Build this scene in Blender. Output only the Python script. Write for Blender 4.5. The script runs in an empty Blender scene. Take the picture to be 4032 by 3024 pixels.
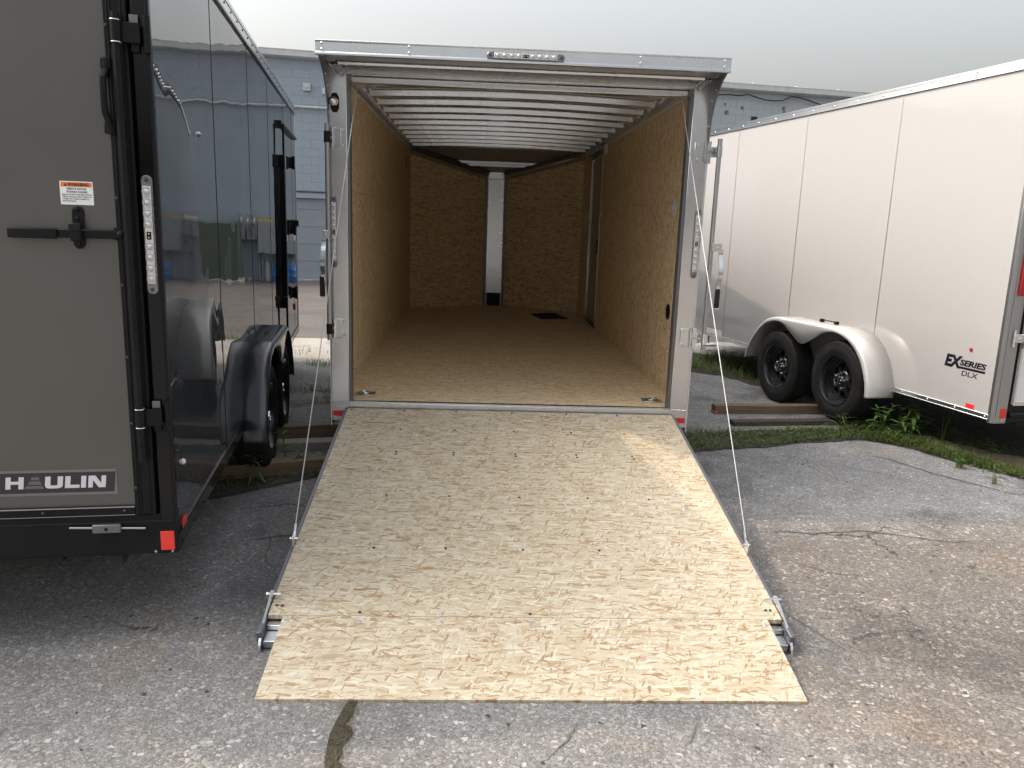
import bpy, bmesh, math, random
from mathutils import Vector, Matrix

random.seed(7)
SC = bpy.context.scene
COL = SC.collection
PI = math.pi

# ------------------------------------------------------------------ camera
cam_d = bpy.data.cameras.new("camera")
cam = bpy.data.objects.new("camera", cam_d)
COL.objects.link(cam)
PITCH, ROLL, CAM_H = 0.1991, 0.0342, 1.5366
_r = Vector((1, 0, 0))
_f = Vector((0, math.cos(PITCH), -math.sin(PITCH)))
_u = Vector((0, math.sin(PITCH), math.cos(PITCH)))
_r2 = _r * math.cos(ROLL) + _u * math.sin(ROLL)
_u2 = _u * math.cos(ROLL) - _r * math.sin(ROLL)
_m = Matrix((( _r2.x, _u2.x, -_f.x, 0), (_r2.y, _u2.y, -_f.y, 0), (_r2.z, _u2.z, -_f.z, CAM_H), (0, 0, 0, 1)))
cam.matrix_world = _m
cam_d.sensor_fit = 'HORIZONTAL'
cam_d.sensor_width = 36.0
cam_d.lens = 36.0 * 3094.8 / 4032.0
cam_d.clip_start = 0.05
cam_d.clip_end = 3000
SC.camera = cam

# ------------------------------------------------------------------ sky, sun, exposure
SUN_TRAVEL = Vector((0.697, -0.057, -0.714)).normalized()
SUN_EL = math.asin(-SUN_TRAVEL.z)
SUN_AZ = math.atan2(-SUN_TRAVEL.x, -SUN_TRAVEL.y)      # from +Y, clockwise towards +X
world = bpy.data.worlds.new("World")
SC.world = world
world.use_nodes = True
nt = world.node_tree
nt.nodes.clear()
sky = nt.nodes.new("ShaderNodeTexSky")
sky.sky_type = 'NISHITA'
sky.sun_disc = False
sky.sun_elevation = SUN_EL
sky.sun_rotation = SUN_AZ
sky.altitude = 0
sky.air_density = 1.6
sky.dust_density = 10.5
sky.ozone_density = 1.0
hsv = nt.nodes.new("ShaderNodeHueSaturation")
hsv.inputs['Saturation'].default_value = 0.33
bg = nt.nodes.new("ShaderNodeBackground")
bg.inputs['Strength'].default_value = 0.15
out = nt.nodes.new("ShaderNodeOutputWorld")
nt.links.new(sky.outputs[0], hsv.inputs['Color'])
nt.links.new(hsv.outputs[0], bg.inputs[0])
nt.links.new(bg.outputs[0], out.inputs[0])

sun_d = bpy.data.lights.new("sun", 'SUN')
sun_d.energy = 0.85
sun_d.angle = math.radians(1.0)
sun_d.color = (1.0, 0.78, 0.58)
sun = bpy.data.objects.new("sun", sun_d)
COL.objects.link(sun)
sun.location = (-20, 2, 20)
sun.rotation_euler = SUN_TRAVEL.to_track_quat('-Z', 'Y').to_euler()

SC.view_settings.view_transform = 'Standard'
SC.view_settings.look = 'None'
SC.view_settings.exposure = 1.2
SC.view_settings.gamma = 1.0
SC.view_settings.use_curve_mapping = False
SC.render.engine = 'CYCLES'
SC.cycles.max_bounces = 8
SC.cycles.diffuse_bounces = 5
SC.cycles.glossy_bounces = 5


# ------------------------------------------------------------------ node helpers
def new_mat(name):
    m = bpy.data.materials.new(name)
    m.use_nodes = True
    t = m.node_tree
    b = t.nodes.get('Principled BSDF')
    return m, t, b


class NT:
    """tiny helper around a node tree"""
    def __init__(self, t):
        self.t = t

    def n(self, kind, **kw):
        nd = self.t.nodes.new(kind)
        for k, v in kw.items():
            setattr(nd, k, v)
        return nd

    def l(self, a, b):
        self.t.links.new(a, b)

    def val(self, op, a, b=None, c=None, clamp=False):
        nd = self.n('ShaderNodeMath', operation=op, use_clamp=clamp)
        for i, x in enumerate((a, b, c)):
            if x is None:
                continue
            if isinstance(x, (int, float)):
                nd.inputs[i].default_value = x
            else:
                self.l(x, nd.inputs[i])
        return nd.outputs[0]

    def coord(self, scale=(1, 1, 1), rot=(0, 0, 0), loc=(0, 0, 0)):
        tc = self.n('ShaderNodeTexCoord')
        mp = self.n('ShaderNodeMapping')
        mp.inputs['Scale'].default_value = scale
        mp.inputs['Rotation'].default_value = rot
        mp.inputs['Location'].default_value = loc
        self.l(tc.outputs['Object'], mp.inputs['Vector'])
        return mp.outputs[0]

    def noise(self, vec, scale, detail=4, rough=0.5, dist=0.0):
        nd = self.n('ShaderNodeTexNoise')
        nd.inputs['Scale'].default_value = scale
        nd.inputs['Detail'].default_value = detail
        nd.inputs['Roughness'].default_value = rough
        nd.inputs['Distortion'].default_value = dist
        if vec is not None:
            self.l(vec, nd.inputs['Vector'])
        return nd

    def vor(self, vec, scale, feature='F1', rnd=1.0):
        nd = self.n('ShaderNodeTexVoronoi', feature=feature)
        nd.inputs['Scale'].default_value = scale
        nd.inputs['Randomness'].default_value = rnd
        if vec is not None:
            self.l(vec, nd.inputs['Vector'])
        return nd

    def ramp(self, fac, stops, interp='LINEAR'):
        nd = self.n('ShaderNodeValToRGB')
        cr = nd.color_ramp
        cr.interpolation = interp
        while len(cr.elements) < len(stops):
            cr.elements.new(0.5)
        for e, (p, c) in zip(cr.elements, stops):
            e.position = p
            e.color = (c[0], c[1], c[2], 1) if not isinstance(c, (int, float)) else (c, c, c, 1)
        self.l(fac, nd.inputs[0])
        return nd.outputs[0]

    def mix(self, fac, a, b, blend='MIX'):
        nd = self.n('ShaderNodeMix', data_type='RGBA', blend_type=blend)
        if isinstance(fac, (int, float)):
            nd.inputs[0].default_value = fac
        else:
            self.l(fac, nd.inputs[0])
        for i, x in ((6, a), (7, b)):
            if isinstance(x, tuple):
                nd.inputs[i].default_value = (x[0], x[1], x[2], 1)
            else:
                self.l(x, nd.inputs[i])
        return nd.outputs[2]

    def bump(self, height, strength, dist, normal=None):
        nd = self.n('ShaderNodeBump')
        nd.inputs['Strength'].default_value = strength
        nd.inputs['Distance'].default_value = dist
        self.l(height, nd.inputs['Height'])
        if normal is not None:
            self.l(normal, nd.inputs['Normal'])
        return nd.outputs[0]


def plain(name, color, rough=0.5, metal=0.0, var=0.12, vscale=6.0, rvar=0.08, bump=0.0, bscale=60.0, ior=None, coat=0.0, stretch=(1, 1, 1), spec=0.5):
    m, t, b = new_mat(name)
    N = NT(t)
    co = N.coord(stretch)
    nz = N.noise(co, vscale, 5, 0.6)
    dark = tuple(c * (1 - var) for c in color)
    light = tuple(min(1, c * (1 + var)) for c in color)
    N.l(N.ramp(nz.outputs[0], [(0.3, dark), (0.7, light)]), b.inputs['Base Color'])
    rr = N.val('MULTIPLY_ADD', nz.outputs[0], 2 * rvar, rough - rvar, clamp=True)
    N.l(rr, b.inputs['Roughness'])
    b.inputs['Metallic'].default_value = metal
    if ior:
        b.inputs['IOR'].default_value = ior
    b.inputs['Specular IOR Level'].default_value = spec
    if coat:
        b.inputs['Coat Weight'].default_value = coat
        b.inputs['Coat Roughness'].default_value = 0.03
    if bump:
        n2 = N.noise(co, bscale, 3, 0.6)
        N.l(N.bump(n2.outputs[0], bump, 0.002), b.inputs['Normal'])
    return m


def glossy_panel(name, color, ior, rough, wave=0.0012, wscale=(0.9, 0.9, 1.1), dirt=0.04):
    """painted sheet metal skin, slightly wavy so mirror images wobble"""
    m, t, b = new_mat(name)
    N = NT(t)
    co = N.coord(wscale)
    nz = N.noise(co, 2.0, 1.5, 0.4)
    fine = N.noise(N.coord((1, 1, 1)), 9.0, 6, 0.65)
    N.l(N.ramp(fine.outputs[0], [(0.3, tuple(c * (1 - dirt) for c in color)), (0.75, tuple(min(1, c * (1 + dirt)) for c in color))]), b.inputs['Base Color'])
    b.inputs['IOR'].default_value = ior
    rr = N.val('MULTIPLY_ADD', fine.outputs[0], 0.03, rough - 0.015, clamp=True)
    N.l(rr, b.inputs['Roughness'])
    hh = N.val('MULTIPLY', nz.outputs[0], wave)
    bm = N.n('ShaderNodeBump')
    bm.inputs['Strength'].default_value = 1.0
    bm.inputs['Distance'].default_value = 1.0
    N.l(hh, bm.inputs['Height'])
    N.l(bm.outputs[0], b.inputs['Normal'])
    return m


def osb(name, axis='z', along=0.0, tone=1.0, contrast=1.0, tint=(1, 1, 1)):
    """oriented strand board; axis = surface normal, along = main strand angle in the sheet"""
    m, t, b = new_mat(name)
    N = NT(t)
    tc = N.n('ShaderNodeTexCoord')
    sep = N.n('ShaderNodeSeparateXYZ')
    N.l(tc.outputs['Object'], sep.inputs[0])
    cmb = N.n('ShaderNodeCombineXYZ')
    a_, b_ = {'z': (0, 1), 'x': (1, 2), 'y': (0, 2)}[axis]
    N.l(sep.outputs[a_], cmb.inputs[0])
    N.l(sep.outputs[b_], cmb.inputs[1])
    base = cmb.outputs[0]
    warp = N.noise(base, 14.0, 3, 0.6)
    wv = N.n('ShaderNodeVectorMath', operation='SCALE')
    sub = N.n('ShaderNodeVectorMath', operation='SUBTRACT')
    N.l(warp.outputs['Color'], sub.inputs[0])
    sub.inputs[1].default_value = (0.5, 0.5, 0.5)
    N.l(sub.outputs[0], wv.inputs[0])
    wv.inputs['Scale'].default_value = 0.022
    add0 = N.n('ShaderNodeVectorMath', operation='ADD')
    N.l(base, add0.inputs[0])
    N.l(wv.outputs[0], add0.inputs[1])
    w2 = N.noise(base, 70.0, 3, 0.6)
    m2 = N.n('ShaderNodeVectorMath', operation='MULTIPLY_ADD')
    N.l(w2.outputs['Color'], m2.inputs[0])
    m2.inputs[1].default_value = (0.014, 0.006, 0.0)
    N.l(add0.outputs[0], m2.inputs[2])
    add = m2

    def layer(ang, sx, sy, off, vec=None):
        mp = N.n('ShaderNodeMapping')
        mp.vector_type = 'TEXTURE'
        mp.inputs['Rotation'].default_value = (0, 0, along + ang)
        mp.inputs['Scale'].default_value = (sx, sy, 1)
        mp.inputs['Location'].default_value = (off, off * 0.37, 0)
        N.l(vec or add.outputs[0], mp.inputs['Vector'])
        v = N.vor(mp.outputs[0], 1.0)
        s = N.n('ShaderNodeSeparateColor')
        N.l(v.outputs['Color'], s.inputs[0])
        return s.outputs[0], s.outputs[1], v.outputs['Distance']
    L = [layer(0.12, 0.042, 0.0075, 0.0), layer(-0.30, 0.036, 0.0065, 3.1), layer(0.65, 0.038, 0.0075, 7.7),
         layer(-0.05, 0.060, 0.011, 11.3), layer(1.25, 0.032, 0.0075, 5.5)]
    f = L[0][0]
    for i, th in ((1, 0.62), (2, 0.78), (3, 0.55), (4, 0.86)):
        msk = N.val('GREATER_THAN', L[i][1], th)
        mx = N.n('ShaderNodeMix', data_type='FLOAT')
        N.l(msk, mx.inputs[0])
        N.l(f, mx.inputs[2])
        N.l(L[i][0], mx.inputs[3])
        f = mx.outputs[0]
    big = N.noise(base, 2.3, 3, 0.5)
    f2 = N.val('ADD', N.val('MULTIPLY', f, 0.86), N.val('MULTIPLY', big.outputs[0], 0.14))
    k = tone

    def c(r, g, bb):
        mid = (0.62, 0.53, 0.385)
        return tuple(min(0.9, tn * k * (md + (x - md) * contrast)) for x, md, tn in zip((r, g, bb), mid, tint))
    col0 = N.ramp(f2, [(0.0, c(0.40, 0.265, 0.145)), (0.08, c(0.455, 0.33, 0.20)), (0.17, c(0.53, 0.425, 0.285)), (0.32, c(0.585, 0.49, 0.345)), (0.5, c(0.615, 0.525, 0.38)),
                       (0.72, c(0.655, 0.575, 0.43)), (0.9, c(0.71, 0.64, 0.50)), (1.0, c(0.73, 0.67, 0.53))])
    sv1 = layer(0.10, 0.034, 0.0052, 2.2, add0.outputs[0])
    sv2 = layer(-0.55, 0.030, 0.0055, 9.1, add0.outputs[0])
    sv3 = layer(1.05, 0.026, 0.0055, 4.4, add0.outputs[0])
    m1 = N.val('MAXIMUM', N.val('GREATER_THAN', sv1[1], 0.968), N.val('MAXIMUM', N.val('GREATER_THAN', sv2[1], 0.98), N.val('GREATER_THAN', sv3[1], 0.98)))
    col = N.mix(N.val('MULTIPLY', m1, 0.7), col0, c(0.40, 0.255, 0.13))
    fib = N.n('ShaderNodeMapping')
    fib.inputs['Rotation'].default_value = (0, 0, -along)
    fib.inputs['Scale'].default_value = (14, 260, 1)
    N.l(add.outputs[0], fib.inputs['Vector'])
    fn = N.noise(fib.outputs[0], 1.0, 2, 0.5)
    col2 = N.mix(0.22, col, N.ramp(fn.outputs[0], [(0.3, (0.55, 0.55, 0.55)), (0.7, (1.0, 1.0, 1.0))]), 'MULTIPLY')
    N.l(col2, b.inputs['Base Color'])
    b.inputs['Roughness'].default_value = 0.62
    h = N.val('ADD', N.val('MULTIPLY', f, 0.5), N.val('MULTIPLY', fn.outputs[0], 0.3))
    N.l(N.bump(h, 0.35, 0.0015), b.inputs['Normal'])
    return m


def asphalt_mat(name, lo, hi, stone=1.0, warm=(1, 1, 1), cracks=1.0, worn=False):
    """worn asphalt: packed pebbles of uneven size and brightness in a darker binder"""
    m, t, b = new_mat(name)
    N = NT(t)
    co = N.coord()
    big = N.noise(co, 0.55, 5, 0.6)
    med = N.noise(co, 3.1, 6, 0.65)
    sm = N.noise(co, 11.0, 5, 0.7)
    jit = N.noise(co, 45.0, 3, 0.6)
    jv = N.n('ShaderNodeVectorMath', operation='MULTIPLY_ADD')
    N.l(jit.outputs['Color'], jv.inputs[0])
    jv.inputs[1].default_value = (0.016, 0.016, 0.0)
    N.l(co, jv.inputs[2])
    st = N.vor(jv.outputs[0], 62.0)
    ed = N.vor(jv.outputs[0], 62.0, 'DISTANCE_TO_EDGE')
    ss = N.n('ShaderNodeSeparateColor')
    N.l(st.outputs['Color'], ss.inputs[0])
    st2 = N.vor(jv.outputs[0], 140.0)
    ed2 = N.vor(jv.outputs[0], 140.0, 'DISTANCE_TO_EDGE')
    ss2 = N.n('ShaderNodeSeparateColor')
    N.l(st2.outputs['Color'], ss2.inputs[0])
    patch = N.val('ADD', N.val('ADD', N.val('MULTIPLY', big.outputs[0], 0.45), N.val('MULTIPLY', med.outputs[0], 0.35)), N.val('MULTIPLY', sm.outputs[0], 0.20))
    stain = N.noise(co, 1.3, 4, 0.6, 0.6)
    basec0 = N.ramp(patch, [(0.36, tuple(lo * w for w in warm)), (0.50, tuple((lo + hi) * 0.5 * w for w in warm)), (0.62, tuple(hi * w for w in warm))])
    basec = N.mix(1.0, basec0, N.ramp(stain.outputs[0], [(0.36, (0.70, 0.70, 0.72)), (0.46, (1.0, 1.0, 1.0)), (0.56, (1.0, 1.0, 1.0)), (0.66, (1.10, 1.02, 0.94))]), 'MULTIPLY')
    stone_boost = None
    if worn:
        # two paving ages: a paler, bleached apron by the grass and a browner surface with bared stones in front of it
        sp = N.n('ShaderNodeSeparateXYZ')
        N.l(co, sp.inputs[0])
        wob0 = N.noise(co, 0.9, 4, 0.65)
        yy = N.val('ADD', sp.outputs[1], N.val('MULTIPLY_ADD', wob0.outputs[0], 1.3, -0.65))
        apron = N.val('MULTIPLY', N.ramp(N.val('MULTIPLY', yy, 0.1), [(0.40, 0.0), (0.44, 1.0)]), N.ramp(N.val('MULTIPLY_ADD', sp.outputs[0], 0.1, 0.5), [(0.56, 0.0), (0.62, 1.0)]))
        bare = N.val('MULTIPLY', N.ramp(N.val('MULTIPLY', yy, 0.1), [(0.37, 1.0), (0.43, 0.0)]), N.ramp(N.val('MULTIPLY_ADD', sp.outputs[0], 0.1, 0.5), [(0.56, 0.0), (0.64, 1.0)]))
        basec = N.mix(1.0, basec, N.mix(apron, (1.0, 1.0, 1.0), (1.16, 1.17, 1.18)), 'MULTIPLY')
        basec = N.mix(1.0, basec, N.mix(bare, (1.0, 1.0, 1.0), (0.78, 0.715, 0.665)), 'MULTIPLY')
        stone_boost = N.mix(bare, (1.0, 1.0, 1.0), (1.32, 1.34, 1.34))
    # fine pebbles everywhere
    g = N.ramp(ss2.outputs[0], [(0.0, 0.62), (0.45, 0.93), (0.8, 1.13), (1.0, 1.5 * stone)])
    g2 = N.mix(1.0, g, N.ramp(ed2.outputs['Distance'], [(0.0, 0.55), (0.10, 1.0)]), 'MULTIPLY')
    c1 = N.mix(1.0, basec, g2, 'MULTIPLY')
    # larger stones where the binder has worn off
    lum = N.ramp(ss.outputs[0], [(0.0, 0.74), (0.5, 1.0), (0.85, 1.35 * stone), (1.0, 1.9 * stone)])
    tint = N.mix(ss.outputs[1], (1.06, 1.0, 0.90), (0.94, 1.0, 1.06))
    big_st = N.mix(1.0, N.mix(1.0, basec, lum, 'MULTIPLY'), tint, 'MULTIPLY')
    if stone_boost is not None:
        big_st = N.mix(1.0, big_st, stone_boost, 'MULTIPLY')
    msk = N.val('MULTIPLY', N.val('GREATER_THAN', ss.outputs[2], 0.52), N.ramp(ed.outputs['Distance'], [(0.07, 0.0), (0.13, 1.0)]))
    msk2 = N.val('MULTIPLY', msk, N.ramp(med.outputs[0], [(0.35, 0.45), (0.6, 1.0)]))
    c2 = N.mix(msk2, c1, big_st)
    pit = N.val('MULTIPLY', N.val('LESS_THAN', ss.outputs[2], 0.004), N.val('GREATER_THAN', ed.outputs['Distance'], 0.1))
    c3 = N.mix(pit, c2, (0.05, 0.05, 0.052))
    wob = N.noise(co, 1.9, 5, 0.7)
    wa = N.n('ShaderNodeVectorMath', operation='MULTIPLY_ADD')
    N.l(wob.outputs['Color'], wa.inputs[0])
    wa.inputs[1].default_value = (0.55, 0.55, 0.0)
    N.l(co, wa.inputs[2])
    ck = N.vor(wa.outputs[0], 0.85, 'DISTANCE_TO_EDGE')
    wid = N.val('MULTIPLY', N.val('SUBTRACT', med.outputs[0], 0.3), 0.016)
    crack = N.val('LESS_THAN', ck.outputs['Distance'], wid)
    gate = N.ramp(N.noise(co, 0.8, 3).outputs[0], [(0.54, 0.0), (0.60, 1.0)])
    ckm = N.val('MULTIPLY', N.val('MULTIPLY', crack, gate), cracks)
    c4 = N.mix(ckm, c3, (0.05, 0.047, 0.043))
    N.l(c4, b.inputs['Base Color'])
    b.inputs['Roughness'].default_value = 0.85
    hgt = N.val('SUBTRACT', N.val('ADD', N.val('MULTIPLY', msk, 0.5), N.val('MULTIPLY', N.val('MINIMUM', ed2.outputs['Distance'], 0.15), 3.0)), N.val('MULTIPLY', ckm, 2.0))
    nb = N.bump(hgt, 0.7, 0.004)
    N.l(N.bump(med.outputs[0], 0.5, 0.02, nb), b.inputs['Normal'])
    return m


def wood_mat(name, c_lo, c_hi):
    m, t, b = new_mat(name)
    N = NT(t)
    co = N.coord((1.2, 22, 22))
    n1 = N.noise(co, 2.2, 5, 0.6, 0.4)
    n2 = N.noise(N.coord((1, 1, 1)), 3.0, 4)
    f = N.val('ADD', N.val('MULTIPLY', n1.outputs[0], 0.7), N.val('MULTIPLY', n2.outputs[0], 0.3))
    N.l(N.ramp(f, [(0.3, c_lo), (0.7, c_hi)]), b.inputs['Base Color'])
    b.inputs['Roughness'].default_value = 0.8
    N.l(N.bump(n1.outputs[0], 0.5, 0.003), b.inputs['Normal'])
    return m


def leaf_mat(name, a, bcol, scale=9.0):
    m, t, b = new_mat(name)
    N = NT(t)
    n1 = N.noise(N.coord(), scale, 3)
    N.l(N.ramp(n1.outputs[0], [(0.3, a), (0.7, bcol)]), b.inputs['Base Color'])
    b.inputs['Roughness'].default_value = 0.5
    tr = N.n('ShaderNodeBsdfTranslucent')
    tr.inputs[0].default_value = (bcol[0] * 1.2, bcol[1] * 1.3, bcol[2], 1)
    mx = N.n('ShaderNodeMixShader')
    mx.inputs[0].default_value = 0.3
    N.l(b.outputs[0], mx.inputs[1])
    N.l(tr.outputs[0], mx.inputs[2])
    N.l(mx.outputs[0], t.nodes['Material Output'].inputs[0])
    return m


def brushed(name, color, rough, stretch=(45, 45, 0.8), metal=1.0, smudge=0.08):
    m, t, b = new_mat(name)
    N = NT(t)
    n1 = N.noise(N.coord(stretch), 3.0, 3, 0.6)
    n2 = N.noise(N.coord(), 4.0, 5, 0.65)
    N.l(N.ramp(n2.outputs[0], [(0.3, tuple(c * (1 - smudge) for c in color)), (0.7, color)]), b.inputs['Base Color'])
    b.inputs['Metallic'].default_value = metal
    N.l(N.val('ADD', N.val('MULTIPLY_ADD', n2.outputs[0], 0.08, rough - 0.04), N.val('MULTIPLY_ADD', n1.outputs[0], 0.05, -0.025), clamp=True), b.inputs['Roughness'])
    return m


# ------------------------------------------------------------------ materials
MT = {}
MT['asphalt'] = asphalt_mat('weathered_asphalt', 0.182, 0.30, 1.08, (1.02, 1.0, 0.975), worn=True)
MT['asphalt_far'] = asphalt_mat('dark_asphalt', 0.075, 0.12, 0.8, (1.07, 0.98, 0.92), 0.4)
MT['concrete'] = asphalt_mat('pale_concrete', 0.30, 0.42, 0.75, (1.0, 0.96, 0.9), 0.8)
MT['soil'] = plain('dark_soil', (0.06, 0.052, 0.04), 0.95, var=0.4, vscale=18, bump=1.0, bscale=60)
MT['crack'] = plain('crack_fill', (0.085, 0.08, 0.072), 0.95, var=0.3, vscale=60)
MT['dirt'] = plain('pale_dirt', (0.30, 0.235, 0.155), 0.95, var=0.3, vscale=14, bump=1.0, bscale=90)
MT['moss'] = plain('brown_moss', (0.045, 0.040, 0.027), 0.95, var=0.5, vscale=40, bump=1.0, bscale=140)
MT['grass'] = leaf_mat('grass_green', (0.07, 0.108, 0.028), (0.165, 0.215, 0.062), 3.0)
MT['weed'] = leaf_mat('weed_green', (0.075, 0.145, 0.04), (0.16, 0.255, 0.07), 14.0)
MT['drygrass'] = leaf_mat('dry_grass', (0.10, 0.072, 0.028), (0.20, 0.145, 0.06), 20.0)
MT['osb_ramp'] = osb('osb_ramp', 'z', 0.0, 0.93, 1.25)
MT['osb_flap'] = osb('osb_flap', 'z', 0.05, 0.92, 1.3)
MT['osb_floor'] = osb('osb_floor', 'z', 0.0, 1.22, 1.15, (1.06, 0.98, 0.86))
MT['osb_wall'] = osb('osb_wall', 'x', 1.45, 1.22, 1.4, (1.06, 0.98, 0.86))
MT['osb_nose'] = osb('osb_nose', 'y', 0.0, 1.28, 1.4, (1.06, 0.98, 0.86))
MT['alu'] = brushed('mill_aluminium', (0.72, 0.725, 0.735), 0.22)
MT['alu_h'] = brushed('mill_aluminium_crosswise', (0.72, 0.735, 0.755), 0.28, (0.8, 45, 45))
MT['alu_ceiling'] = brushed('ceiling_aluminium', (0.76, 0.81, 0.88), 0.26, (0.8, 45, 45), metal=0.7)
MT['roof_alu'] = plain('roof_sheet_aluminium', (0.80, 0.83, 0.87), 0.35, 0.35, var=0.05, vscale=3)
MT['alu_fender'] = plain('polished_aluminium', (0.72, 0.705, 0.68), 0.36, 0.35, var=0.04, vscale=2.5, rvar=0.05)
MT['chrome'] = brushed('zinc_plate', (0.74, 0.77, 0.78), 0.2, (8, 8, 8))
MT['steel'] = brushed('dull_steel', (0.42, 0.42, 0.43), 0.38)
MT['polished'] = brushed('polished_trim', (0.80, 0.80, 0.80), 0.16, (8, 8, 2))
MT['greyalu'] = plain('grey_edge', (0.17, 0.17, 0.185), 0.42, 0.6, var=0.1)
MT['black'] = plain('black_satin', (0.010, 0.0105, 0.0115), 0.36, 0.0, var=0.25, spec=0.16)
MT['blackgloss'] = plain('black_gloss', (0.006, 0.0065, 0.007), 0.10, 0.0, var=0.2, spec=0.28)
MT['rubber'] = plain('black_rubber', (0.019, 0.018, 0.017), 0.75, spec=0.3, var=0.4, vscale=9, bump=0.4, bscale=200)
MT['rimblack'] = plain('black_wheel_paint', (0.016, 0.016, 0.017), 0.26, var=0.2)
MT['underbody'] = plain('dark_underbody', (0.02, 0.02, 0.02), 0.8)
MT['charcoal'] = glossy_panel('charcoal_gloss_skin', (0.040, 0.044, 0.050), 4.6, 0.008, 0.0055)
MT['charcoal_c'] = glossy_panel('charcoal_skin', (0.045, 0.048, 0.052), 1.8, 0.06, 0.0010)
MT['fender_dark'] = plain('charcoal_fender', (0.035, 0.038, 0.045), 0.22, 0.0, var=0.1, ior=1.7)
MT['pewter'] = plain('pewter_door_skin', (0.108, 0.104, 0.097), 0.34, 0.30, var=0.06, vscale=1.6, rvar=0.06, bump=0.05, bscale=900)
MT['white'] = glossy_panel('white_gloss_skin', (0.325, 0.323, 0.322), 1.5, 0.07, 0.0016, dirt=0.012)
MT['whitedoor'] = plain('white_door_skin', (0.70, 0.71, 0.72), 0.3, var=0.02)
MT['sticker_white'] = plain('white_vinyl', (0.78, 0.80, 0.79), 0.45, var=0.02)
MT['sticker_orange'] = plain('orange_print', (0.80, 0.19, 0.035), 0.45, var=0.03)
MT['ink'] = plain('black_print', (0.015, 0.013, 0.013), 0.5)
MT['inkgrey'] = plain('grey_print', (0.16, 0.17, 0.185), 0.5)
MT['inkblue'] = plain('navy_print', (0.010, 0.008, 0.018), 0.7, spec=0.1)
MT['letter'] = plain('white_letter', (0.62, 0.62, 0.66), 0.4, var=0.03)
MT['plateborder'] = plain('grey_border', (0.17, 0.165, 0.17), 0.4, var=0.04)
MT['plateblack'] = plain('black_nameplate', (0.028, 0.024, 0.025), 0.35)
MT['logogrey'] = plain('grey_stripe', (0.12, 0.12, 0.125), 0.4)
MT['red'] = plain('red_reflector', (0.62, 0.028, 0.025), 0.25, var=0.06)
MT['redbright'] = plain('bright_red_reflector', (0.83, 0.05, 0.035), 0.3, var=0.04)
MT['redlens'] = plain('red_lens', (0.30, 0.012, 0.016), 0.12, var=0.1)
MT['lens'] = plain('clear_lens', (0.62, 0.62, 0.63), 0.10, 0.35, var=0.25, vscale=160, ior=1.5)
MT['lensbase'] = plain('lens_housing', (0.20, 0.20, 0.21), 0.2, 0.3, var=0.3, vscale=120)
MT['amber'] = plain('amber_led', (0.75, 0.55, 0.22), 0.3)
MT['cable'] = plain('coated_cable', (0.48, 0.51, 0.50), 0.4, var=0.05)
MT['screw'] = plain('dark_screw', (0.06, 0.062, 0.07), 0.4, 0.5)
MT['screwz'] = plain('zinc_screw', (0.50, 0.52, 0.54), 0.4, 0.6)
MT['offwhite'] = plain('white_plastic', (0.62, 0.62, 0.60), 0.4)
MT['doorskin_in'] = plain('beige_door_skin', (0.36, 0.33, 0.29), 0.4)
MT['block'] = plain('blue_grey_block_paint', (0.285, 0.34, 0.395), 0.75, var=0.06, vscale=2.0, bump=0.5, bscale=120)
MT['block_old'] = plain('faded_block_paint', (0.35, 0.395, 0.425), 0.8, var=0.10, vscale=1.2, bump=0.5, bscale=120)
MT['joint'] = plain('painted_mortar', (0.235, 0.285, 0.33), 0.85, var=0.06)
MT['bdoor'] = plain('grey_building_door', (0.225, 0.258, 0.292), 0.5, var=0.04)
MT['gutter'] = plain('pale_metal_gutter', (0.52, 0.545, 0.56), 0.45, 0.3, var=0.1)
MT['conduit'] = plain('painted_conduit', (0.46, 0.50, 0.53), 0.45, 0.2)
MT['rust'] = plain('rust_spot', (0.20, 0.125, 0.075), 0.9, var=0.4, vscale=30)
MT['green'] = plain('green_transformer', (0.045, 0.068, 0.048), 0.45, var=0.1)
MT['greybox'] = plain('grey_electric_box', (0.24, 0.27, 0.29), 0.45)
MT['yellow'] = plain('yellow_label', (0.55, 0.36, 0.06), 0.5)
MT['orangel'] = plain('orange_label', (0.50, 0.22, 0.07), 0.5)
MT['blue'] = plain('blue_barrel', (0.03, 0.16, 0.42), 0.4)
MT['wood_new'] = wood_mat('brown_lumber', (0.13, 0.085, 0.052), (0.26, 0.18, 0.115))
MT['wood_old'] = wood_mat('weathered_lumber', (0.035, 0.028, 0.022), (0.105, 0.08, 0.055))
MT['wood_grey'] = wood_mat('grey_lumber', (0.20, 0.18, 0.155), (0.36, 0.33, 0.285))
MT['pink'] = plain('red_painted_end', (0.62, 0.14, 0.14), 0.7, var=0.2, vscale=30)


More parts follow.
